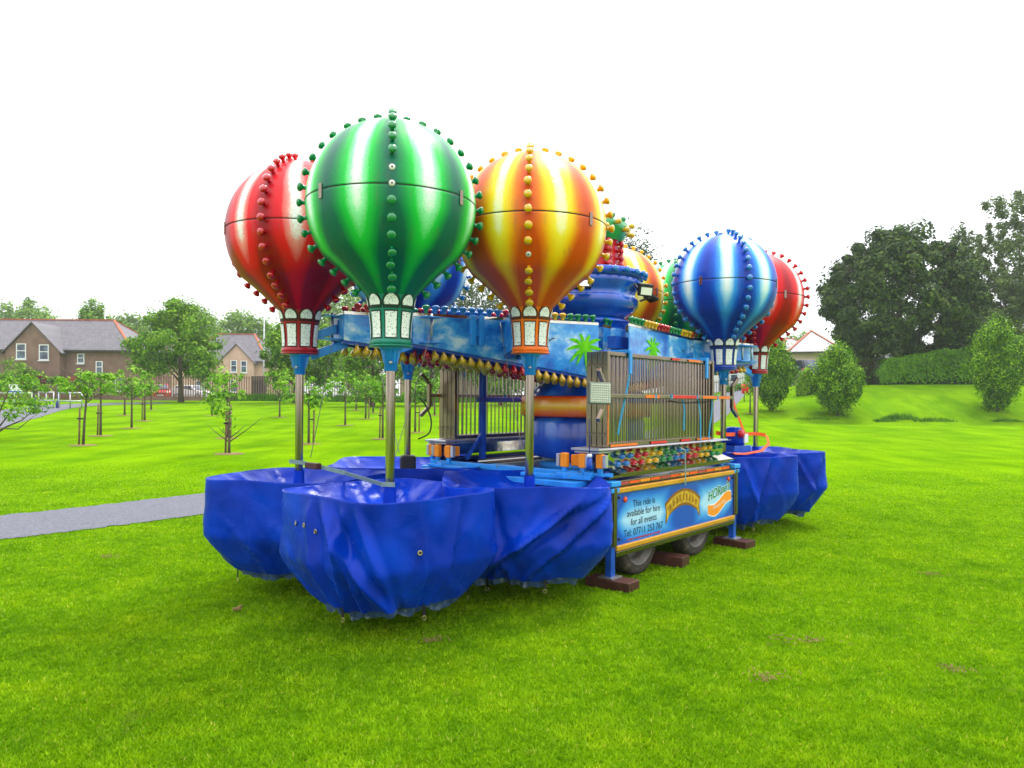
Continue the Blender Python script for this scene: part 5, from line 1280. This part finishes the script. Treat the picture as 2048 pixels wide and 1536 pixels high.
def glass_mat():
    m, n, l, b = nt('window_glass'); tc = n.new('ShaderNodeTexCoord'); nz = n.new('ShaderNodeTexNoise'); nz.inputs['Scale'].default_value = 1.5; l.new(tc.outputs['Object'], nz.inputs['Vector'])
    r = ramp(n, [(.4, (.03, .04, .07)), (.6, (.10, .14, .20))]); l.new(nz.outputs['Fac'], r.inputs[0]); l.new(r.outputs[0], b.inputs['Base Color']); b.inputs['Roughness'].default_value = .06; return m
M['glass'] = glass_mat()
def window(parent, x, y, z, w, h, sash=True):
    """x,z centre of the opening on a wall whose outer face is y (facing -y)"""
    f = MB(); t = .07
    f.box((x - w / 2 + t / 2, y - .02, z), (t, .10, h)); f.box((x + w / 2 - t / 2, y - .02, z), (t, .10, h))
    f.box((x, y - .02, z + h / 2 - t / 2), (w - 2 * t, .10, t)); f.box((x, y - .02, z - h / 2 + t / 2), (w - 2 * t, .10, t))
    if sash: f.box((x, y - .03, z + .05), (w - 2 * t, .07, .06))
    o = f.build('window', M['frame'], parent)
    MB().box((x, y - .01, z), (w - 2 * t, .03, h - 2 * t)).build('pane', M['glass'], o)
    MB().box((x, y - .07, z - h / 2 - .06), (w + .12, .16, .07)).build('sill', M['frame'], o)
def house(name, label, loc, rz, w, d, eave, ridge, wall, hipL=2.5, hipR=2.5, gables=(), wins=(), doors=(), chim=()):
    """front faces local -y; x from 0 to w; y from 0 to d"""
    ro = empty(name, loc, rz, label, 'house')
    MB().box((w / 2, d / 2, eave / 2 - .5), (w, d, eave + 1)).build('wall', wall, ro)
    o = .35; rf = MB(); A = [(-o, -o, eave), (w + o, -o, eave), (w + o, d + o, eave), (-o, d + o, eave), (hipL, d / 2, ridge), (w - hipR, d / 2, ridge)]
    B = [(x, y, z - .12) for x, y, z in A[:4]]
    rf.add(A + B, [(0, 1, 5, 4), (1, 2, 5), (2, 3, 4, 5), (3, 0, 4), (6, 7, 1, 0), (7, 8, 2, 1), (8, 9, 3, 2), (9, 6, 0, 3), (9, 8, 7, 6)])
    r_ = rf.build('roof', M['slate'], ro)
    rd = MB(); rd.bar(A[4], A[5], .22, .12)
    for a, c in ((0, 4), (1, 5), (2, 5), (3, 4)): rd.bar(A[a], A[c], .2, .1)
    rd.build('ridge_tiles', M['ridge'], r_)
    MB().box((w / 2, -o - .05, eave - .1), (w + .7, .1, .1)).build('gutter', M['gutter'], r_)
    for gx, gw, ga, gp in gables:     # front gable: centre, width, apex height, projection
        e = eave - .1; pr = [(gx - gw / 2, -1), (gx + gw / 2, -1), (gx + gw / 2, e), (gx, ga), (gx - gw / 2, e)]
        MB().prism(pr, gp + .2, Matrix.Translation((0, -gp, 0))).build('gable_wall', wall, ro)
        rb = MB(); dd = d / 2
        for s in (-1, 1):
            x0 = gx + s * (gw / 2 + .25); z0 = e - .12 - .25 * (ga - e) / (gw / 2) * .4
            rb.add([(x0, -gp - .2, z0), (gx, -gp - .2, ga + .12), (gx, dd, ga + .12), (x0, .5, z0), (x0, -gp - .2, z0 - .1), (gx, -gp - .2, ga), (gx, dd, ga), (x0, .5, z0 - .1)],
                   [(0, 1, 2, 3), (4, 7, 6, 5), (0, 4, 5, 1), (3, 2, 6, 7), (0, 3, 7, 4)])
        rb.build('gable_roof', M['slate'], ro)
    for x, z, ww, hh, yo in wins: window(ro, x, yo, z, ww, hh)
    for x, ww, hh, m_ in doors:
        dr = MB().box((x, -.03, hh / 2), (ww, .08, hh)).build('door', m_, ro); MB().box((x + ww * .35, -.085, hh * .48), (.05, .04, .16)).build('handle', M['galv'], dr)
    for x, y, z in chim:
        c_ = MB().box((x, y, z), (.9, .6, 1.6)).build('chimney', wall, r_)
        for k in (-.22, .22): MB().lathe([(.12, .8), (.1, 1.15), (.0, 1.15)], 10, c=(x + k, y, z)).build('chimney_pot', M['ridge'], c_)
    return ro
Yh = 66; s_ = Yh / 1500
def hz(py, px, Y): return P(px, py, Y).z
x0 = P(-160, 700, Yh).x; w = P(261, 700, Yh).x - x0; g0 = gz(x0 + w, Yh); ev = hz(700, 200, Yh) - g0; rg_ = hz(640, 178, Yh + 4) - g0
lx = lambda px, Y=Yh: P(px, 700, Y).x - x0
house('harled_house', 'brown harled two storey house with slate roof at the left', (x0, Yh, g0), 0, w, 8, ev, rg_, M['harl'], 3.5, 3.6,
      gables=((lx(78), 4.7, hz(648, 78, Yh) - g0, .9),),
      wins=((lx(56), hz(704, 56, Yh) - g0, .85, 1.35, -.9), (lx(101), hz(706, 101, Yh) - g0, .85, 1.35, -.9), (lx(162), hz(717, 162, Yh) - g0, .62, .85, 0), (lx(199), hz(735, 199, Yh) - g0, .6, 1.1, 0),
            (lx(170), hz(768, 170, Yh) - g0, .9, 1.0, 0), (lx(238), hz(768, 238, Yh) - g0, .6, 1.2, 0), (lx(-40), hz(706, -40, Yh) - g0, .85, 1.3, 0), (lx(118), hz(772, 118, Yh) - g0, .9, 1.1, -.9)),
      doors=((lx(142), 1.1, 2.0, M['brick']),))
Yh = 86; x0 = P(372, 720, Yh).x; w = P(530, 720, Yh).x - x0; g0 = gz(x0, Yh)
house('gabled_house', 'pink harled house with a front gable behind the railings', (x0, Yh, g0), 0, w, 8, hz(722, 450, Yh) - g0, hz(668, 450, Yh + 4) - g0, M['pinkwall'], 2, 2.6,
      gables=((lx(478, Yh), 3.9, hz(690, 478, Yh) - g0, .8),),
      wins=((lx(473, Yh), hz(733, 473, Yh) - g0, .7, 1.35, -.8), (lx(493, Yh), hz(734, 493, Yh) - g0, .7, 1.35, -.8), (lx(473, Yh), hz(772, 473, Yh) - g0, .8, 1.4, -.8), (lx(400, Yh), hz(735, 400, Yh) - g0, .9, 1.3, 0), (lx(400, Yh), hz(773, 400, Yh) - g0, .9, 1.3, 0), (lx(516, Yh), hz(770, 516, Yh) - g0, .6, 1.2, 0)),
      doors=((lx(503, Yh), .9, 2.1, M['white']),))
Yh = 92; x0 = P(268, 720, Yh).x; w = P(345, 720, Yh).x - x0; g0 = gz(x0, Yh)
house('terrace_house', 'pink house glimpsed behind the big maple', (x0, Yh, g0), 0, w, 8, hz(728, 300, Yh) - g0, hz(690, 300, Yh + 4) - g0, M['pinkwall'], 1.5, 1.5, wins=((1.2, 4.0, .8, 1.3, 0), (3.4, 4.0, .8, 1.3, 0), (1.2, 1.5, .8, 1.3, 0)))
Yh = 94; x0 = P(556, 720, Yh).x; w = P(655, 720, Yh).x - x0; g0 = gz(x0, Yh)
house('terrace_house', 'pink house behind the leafy tree and the front red pole', (x0, Yh, g0), 0, w, 8, hz(738, 600, Yh) - g0, hz(700, 600, Yh + 4) - g0, M['pinkwall'], 1.5, 1.5, wins=((1.2, 3.6, .8, 1.3, 0), (4.4, 3.6, .8, 1.3, 0), (1.2, 1.3, .8, 1.3, 0), (4.4, 1.3, .8, 1.3, 0)))
Yh = 98; x0 = P(655, 720, Yh).x; w = P(735, 720, Yh).x - x0; g0 = gz(x0, Yh)
house('white_house', 'white house seen between the red and green balloon poles', (x0, Yh, g0), 0, w, 8, hz(735, 700, Yh) - g0, hz(700, 700, Yh + 4) - g0, M['whitewall'], .3, .3, wins=((1.2, 3.6, .9, 1.2, 0), (3.8, 3.6, .9, 1.2, 0), (1.4, 1.2, 1.1, 1.3, 0)))
Yh = 100; x0 = P(800, 720, Yh).x; w = P(1010, 720, Yh).x - x0; g0 = gz(x0, Yh)
house('terrace_house', 'pale house far behind the barrier stack on the left', (x0, Yh, g0), 0, w, 8, hz(735, 900, Yh) - g0, hz(700, 900, Yh + 4) - g0, M['cream'], 2, 2, wins=tuple((1.5 + 2.6 * k, 3.4, .9, 1.2, 0) for k in range(5)))
Yh = 74; x0 = P(1395, 720, Yh).x; w = P(1512, 720, Yh).x - x0; g0 = gz(x0, Yh)
house('white_house', 'white cottage with an arched niche seen between the rear balloon poles', (x0, Yh, g0), 0, w, 7, hz(700, 1460, Yh) - g0, hz(665, 1460, Yh + 3) - g0, M['whitewall'], .4, 2, wins=((lx(1468, Yh), hz(750, 1468, Yh) - g0, .8, 1.4, 0), (lx(1418, Yh), hz(750, 1418, Yh) - g0, .8, 1.4, 0)), doors=((lx(1448, Yh), .9, 2.1, M['black']),))
Yh = 72; x0 = P(1582, 720, Yh).x; w = P(1674, 720, Yh).x - x0; g0 = gz(x0, Yh)
house('hipped_house', 'cream house with a hipped slate roof left of the sycamore', (x0, Yh, g0), R(-18), w, 7, hz(704, 1620, Yh) - g0, hz(662, 1620, Yh + 3) - g0, M['cream'], 2.0, 2.4, wins=((w - 1.0, hz(722, 1640, Yh) - g0, .5, .9, 0), (1.2, hz(745, 1600, Yh) - g0, 1.2, 1.0, 0)))
Yh = 84; x0 = P(1560, 720, Yh).x; w = 5; g0 = gz(x0, Yh)
house('terrace_house', 'low house roof tucked left of the cream hipped house', (x0, Yh, g0), 0, w, 7, hz(706, 1570, Yh) - g0, hz(676, 1570, Yh + 3) - g0, M['cream'], 2.0, 2.4)
Yh = 80; x0 = P(1716, 720, Yh).x; w = P(1830, 720, Yh).x - x0; g0 = gz(x0, Yh)
house('white_house', 'white house under the sycamore branches behind the bank', (x0, Yh, g0), 0, w, 7, hz(704, 1760, Yh) - g0, hz(680, 1760, Yh + 3) - g0, M['whitewall'], 2.0, 2.0, wins=((lx(1737, Yh), hz(722, 1740, Yh) - g0, .9, 1.5, 0), (lx(1764, Yh), hz(724, 1764, Yh) - g0, .8, 1.3, 0), (lx(1786, Yh), hz(720, 1786, Yh) - g0, 1.1, 1.3, 0)))

# ------------------------------------------------------------- fences, lamp posts, barriers
M['rail'] = mat('rusty_brown_railing', (.16, .085, .06), .6, .2, .2, 6)
def railing(name, lab, A, B, h, sp, m, wall_h=0, th=.035, wm=None):
    A, B = Vector(A), Vector(B); d = B - A; L = d.length; u = d.normalized(); ro = empty(name, (A.x, A.y, 0), math.atan2(u.y, u.x), lab, 'railings')
    n = int(L / sp); me = MB().box((0, 0, h / 2), (th, th, h)).mesh('upright', m)
    for i in range(n + 1):
        p = A + u * (i * sp); z = gz(p.x, p.y); link('upright', me, ro, (i * sp, 0, z + wall_h))
    seg = 8; b = MB()
    for i in range(seg):
        p, q = A + u * L * i / seg, A + u * L * (i + 1) / seg
        for hh in (.12, h - .18): b.bar((L * i / seg, 0, gz(p.x, p.y) + wall_h + hh), (L * (i + 1) / seg, 0, gz(q.x, q.y) + wall_h + hh), .05, .04)
    b.build('rail', m, ro)
    if wall_h:
        b = MB()
        for i in range(seg):
            p = A + u * L * (i + .5) / seg; b.box((L * (i + .5) / seg, 0, gz(p.x, p.y) + wall_h / 2 - .1), (L / seg, .3, wall_h + .2))
        b.build('plinth_wall', wm or M['harl'], ro)
    return ro
a, c = P(228, 800, 63), P(720, 800, 65)
railing('park_railings', 'tall brown metal railings along the far left edge of the lawn', (a.x, a.y, 0), (c.x, c.y, 0), 1.75, .20, M['rail'], .35, .06)
a, c = P(-20, 800, 60), P(170, 800, 61)
railing('boarded_fence', 'low brown slatted fence in front of the harled house', (a.x, a.y, 0), (c.x, c.y, 0), 1.15, .16, M['stake'], 0, .10)
a, c = P(720, 800, 65), P(1060, 800, 66)
railing('park_railings', 'railings seen through the far barrier bars', (a.x, a.y, 0), (c.x, c.y, 0), 1.5, .22, M['rail'], .3, .04)
a, c = P(1400, 800, 66), P(1512, 800, 64)
railing('park_railings', 'dark railings between the rear balloon poles', (a.x, a.y, 0), (c.x, c.y, 0), 1.3, .2, M['black'], 0, .03)
a, c = P(1560, 800, 62), P(1616, 800, 58)
railing('park_railings', 'white tipped railings below the black van', (a.x, a.y, 0), (c.x, c.y, 0), 1.0, .25, M['galv'], 0, .05)
def gate_rail(px0, px1, py, Y, lab):
    a, c = P(px0, py, Y), P(px1, py, Y); ga = gz(a.x, Y); ro = empty('guard_rail', (a.x, Y, ga), 0, lab, 'guard rail', 'galvanised guard rails at the path entrance'); L = c.x - a.x
    b = MB()
    for z in (.95, .45): b.tube([(0, 0, z), (L, 0, z)], .035, 8)
    for x in (.03, L / 2, L - .03): b.tube([(x, 0, 0), (x, 0, .95)], .035, 8)
    b.build('tubes', M['galv'], ro)
M['bluepost'] = mat('blue_bollard_paint', (.01, .03, .22), .4)
g = G(92, 819); gate_rail(-8, 64, 815, g.y, 'galvanised guard rail left of the two blue bollards'); gate_rail(76, 108, 815, g.y + 1.5, 'galvanised guard rail between the two blue bollards'); gate_rail(116, 164, 815, g.y + 1.0, 'galvanised guard rail right of the two blue bollards')
for px, lab in ((68, 'left blue bollard at the path entrance'), (115, 'right blue bollard at the path entrance')):
    q = G(px, 816); ro = empty('bollard', q, 0, lab, 'bollard', 'blue bollards at the path entrance')
    MB().lathe([(0, -.1), (.10, -.1), (.10, .55), (.0, .56)], 10).build('base', M['bluepost'], ro); MB().lathe([(.07, .5), (.07, 1.75), (0, 1.8)], 10).build('post', M['gutter'], ro); MB().lathe([(.073, 1.45), (.073, 1.55)], 10).build('band', M['galv'], ro)
def lamp_post(px, py, top, Y, lab):
    a = P(px, py, Y); z = gz(a.x, Y); H = P(px, top, Y).z - z; ro = empty('street_lamp', (a.x, Y, z), 0, lab, 'street lamp')
    MB().tube([(0, 0, -.1), (0, 0, H * .3), (0, 0, H)], [.11, .08, .05], 8).build('column', M['galv'], ro)
    MB().tube([(0, 0, H), (.4, 0, H + .12), (.9, 0, H + .15)], .04, 6).build('bracket', M['galv'], ro)
    MB().box((1.1, 0, H + .14), (.6, .22, .12)).build('lantern', M['lens'], ro, bevel=.03)
lamp_post(527, 800, 608, 76, 'tall grey street lamp beside the pink gabled house')
a = P(518, 800, 74); ro = empty('street_cabinet', (a.x, 74, gz(a.x, 74)), 0, 'small dark cabinet beside the street lamp', 'cabinet'); MB().box((0, 0, 1.2), (1.4, .6, 2.4)).build('case', M['gutter'], ro, bevel=.03); MB().box((0, -.32, 1.3), (1.1, .03, 1.4)).build('door', M['black'], ro)
# notice board at left
a = P(31, 775, 57); ro = empty('notice_sign', (a.x, 57, gz(a.x, 57)), 0, 'blue and white notice sign low at the path entrance', 'sign')
MB().box((0, 0, P(31, 776, 57).z - gz(a.x, 57)), (1.0, .05, .55)).build('board', M['white'], ro); MB().box((0, -.03, P(31, 784, 57).z - gz(a.x, 57)), (.95, .02, .16)).build('blue_band', M['blue'], ro)
b = MB()
for x in (-.4, .4): b.tube([(x, .04, -.1), (x, .04, 1.2)], .03, 6)
b.build('posts', M['galv'], ro)
# gardens before the brown house
def bush(px, py, top, w, Y, lm, lab, n=2500):
    tree('garden_bush', px, py, top, w, Y, lm, lab, 'bush', leaves=n, K=40, rc=.3, crown_bot=py, trunk=True, size=.10, trunk_r=.05)
bush(38, 800, 722, 90, 63, LM['mid'], 'big green garden bush at the left in front of the brown house', 6000)
bush(76, 796, 752, 56, 62, LM['copper'], 'dark red leaved bush before the brown house', 3000)
bush(112, 796, 752, 46, 62.5, LM['mid'], 'green garden bush between the red bush and the brick door')
bush(160, 797, 756, 40, 62.5, LM['mid'], 'green garden bush right of the brick door')
bush(1612, 790, 738, 42, 62, LM['pink'], 'pink flowering bush beside the cream house', 2500)
bush(1478, 792, 768, 60, 68, LM['hedge'], 'low green hedge under the white cottage window', 2500)
for k, (px0, px1, Y, h, lab) in enumerate(((0, 165, 61.5, 1.25, 'clipped low garden hedge behind the slatted fence'),)):
    a, c = P(px0 - 40, 800, Y), P(px1, 800, Y); leafbox('garden_hedge', lab, 'hedge', (a.x, Y, gz(a.x, Y)), (c.x, Y, gz(c.x, Y)), .9, h, h, LM['hedge'], 5000, .1)
# ------------------------------------------------------------- vehicles
def vehicle(name, lab, cat, px, Y, rz, col, L=4.0, W_=1.7, H=1.48, van=False):
    a = P(px, 800, Y); ro = empty(name, (a.x, Y, gz(a.x, Y) + .02), rz, lab, cat)
    m = mat(name + '_paint', col, .2, 0, .04, 3, coat=.8)
    if van: pr = [(-L / 2, .35), (L / 2, .35), (L / 2, .95), (L / 2 - .35, 1.15), (L / 2 - .9, H), (-L / 2 + .05, H), (-L / 2, H - .2)]
    else: pr = [(-L / 2, .30), (L / 2, .30), (L / 2 + .02, .62), (L / 2 - .12, .80), (L / 2 - 1.0, .93), (L / 2 - 1.65, H - .03), (L / 2 - 2.2, H), (-L / 2 + .5, H - .06), (-L / 2 + .05, .95), (-L / 2, .6)]
    body = MB().prism(pr, W_, Matrix.Translation((0, -W_ / 2, 0))).mesh('body', m, bevel=.06)
    for v in body.vertices:
        if v.co.z > .95: v.co.y *= 1 - .16 * min(1, (v.co.z - .95) / .5) * (0.4 if van else 1)
    bo = link('body', body, ro)
    # glazing
    gm = M['glass']
    if van:
        MB().add([(L / 2 - .36, -W_ * .42, 1.18), (L / 2 - .36, W_ * .42, 1.18), (L / 2 - .84, W_ * .40, H - .08), (L / 2 - .84, -W_ * .40, H - .08)], [(0, 1, 2, 3)]).build('windscreen', gm, ro, (.02, 0, .02))
        for s in (-1, 1): MB().box((L / 2 - 1.25, s * W_ * .478, 1.35), (.7, .02, .45)).build('side_window', gm, ro); MB().box((-L / 4, s * W_ * .47, 1.35), (1.6, .02, .45)).build('side_window', gm, ro)
    else:
        MB().add([(L / 2 - 1.02, -W_ * .43, .96), (L / 2 - 1.02, W_ * .43, .96), (L / 2 - 1.60, W_ * .37, H - .09), (L / 2 - 1.60, -W_ * .37, H - .09)], [(0, 1, 2, 3)]).build('windscreen', gm, ro, (.03, 0, .03))
        MB().add([(-L / 2 + .08, -W_ * .40, 1.0), (-L / 2 + .08, W_ * .40, 1.0), (-L / 2 + .45, W_ * .37, H - .12), (-L / 2 + .45, -W_ * .37, H - .12)], [(0, 1, 2, 3)]).build('rear_window', gm, ro, (-.03, 0, .02))
        for s in (-1, 1): MB().prism([(L / 2 - 1.2, .98), (L / 2 - 1.72, H - .12), (-L / 2 + .65, H - .14), (-L / 2 + .35, 1.0)], .02, Matrix.Translation((0, s * W_ * .455 - .01, 0))).build('side_window', gm, ro)
    for x in (-L / 2 + .75, L / 2 - .8):
        for s in (-1, 1):
            wv = MB().lathe([(0, -.1), (.30, -.1), (.32, -.06), (.32, .06), (.30, .1), (0, .1)], 18).build('wheel', M['rubber'], ro, (x, s * (W_ / 2 - .09), .32), (PI / 2, 0, 0))
            MB().lathe([(0, -.105), (.2, -.105), (.2, .105), (0, .105)], 14).build('rim', M['galv'], wv)
    for s in (-1, 1):
        MB().box((L / 2 - .02, s * W_ * .36, .70), (.10, .28, .16)).build('headlight', M['lens'], ro, bevel=.03); MB().box((-L / 2, s * W_ * .4, .80), (.06, .14, .22)).build('tail_light', M['redpaint'], ro)
    MB().box((L / 2 + .02, 0, .42), (.05, .52, .11)).build('number_plate', M['white'], ro); MB().box((L / 2 + .01, 0, .58), (.05, .8, .12)).build('grille', M['black'], ro)
vehicle('parked_car', 'red hatchback parked behind the railings, facing the park', 'car', 318, 69.5, R(-62), (.55, .0, .01))
vehicle('parked_car', 'white car parked behind the maple trunk', 'car', 385, 76, R(-15), (.72, .72, .72))
vehicle('parked_van', 'white van parked behind the railings right of the front red pole', 'van', 652, 76, R(10), (.75, .75, .75), 4.8, 1.9, 2.0, True)
vehicle('parked_van', 'black van parked at the end of the right bank', 'van', 1598, 66, R(-75), (.015, .018, .03), 4.8, 1.9, 2.1, True)
# red bin beside the path
q = G(1490, 803); ro = empty('litter_bin', q, 0, 'red litter bin on a post near the rear red balloon pole', 'litter bin')
MB().lathe([(0, .55), (.22, .55), (.26, 1.15), (.2, 1.2), (0, 1.2)], 14).build('bin_body', mat('bin_red', (.75, .0, .01), .4), ro); MB().tube([(0, .2, -.05), (0, .2, 1.0)], .05, 8).build('post', M['galv'], ro)
# flat white sheet of paving stacked near the path
# ------------------------------------------------------------- worn patches and scraps in the near lawn
def scrap(px, py, s, m, lab, cat):
    g = G(px, py); b = MB(); n = 40
    for k in range(n):
        x, y = random.gauss(0, s * .4), random.gauss(0, s * .22); a = random.random() * PI; l_ = s * .12
        b.bar((x, y, .018 + random.random() * .02), (x + l_ * math.cos(a), y + l_ * math.sin(a), .02 + random.random() * .02), .004, .003)
    tag(b.build('grass_clippings', m, None, g), lab, cat, 'dead clippings lying on the lawn')
M['straw'] = mat('dead_grass', (.20, .13, .05), .9, 0, .4, 10)
for px, py, s, lab in ((1600, 1293, .28, 'dead clippings on the lawn straight below the far right tub'), (1535, 1362, .20, 'dead clippings on the lawn, lower and left of the longest patch'), (866, 1290, .16, 'dead clippings on the lawn below the nearest tub'),
                       (1860, 1155, .15, 'dead clippings out on the right lawn'), (215, 1120, .15, 'dead clippings near the path at the left'), (1910, 1350, .12, 'dead clippings low at the right side of the lawn')):
    scrap(px, py, s, M['straw'], lab, 'clippings')
q = G(474, 1226); b = MB().box((0, 0, .025), (.06, .035, .02), .4); b.box((.02, .015, .04), (.035, .03, .015), 1.0); tag(b.build('litter_scrap', M['straw'], None, q, bevel=.006), 'small grey scrap of litter on the grass left of the nearest tub', 'litter')
q = P(1490, 820, 60)
# ------------------------------------------------------------- rainy air


hm = bpy.data.materials.new('rain_haze'); hm.use_nodes = True; hn = hm.node_tree; hn.nodes.clear()
ho = hn.nodes.new('ShaderNodeOutputMaterial'); hv = hn.nodes.new('ShaderNodeVolumePrincipled'); hv.inputs['Color'].default_value = (.93, .95, 1, 1)
hv.inputs['Density'].default_value = .00045; hv.inputs['Anisotropy'].default_value = .2; hn.links.new(hv.outputs[0], ho.inputs['Volume'])
haze = MB().box((0, 215, 14), (860, 640, 32)).build('haze', hm); tag(haze, 'pale rain haze over the whole park', 'haze', kind='stuff')
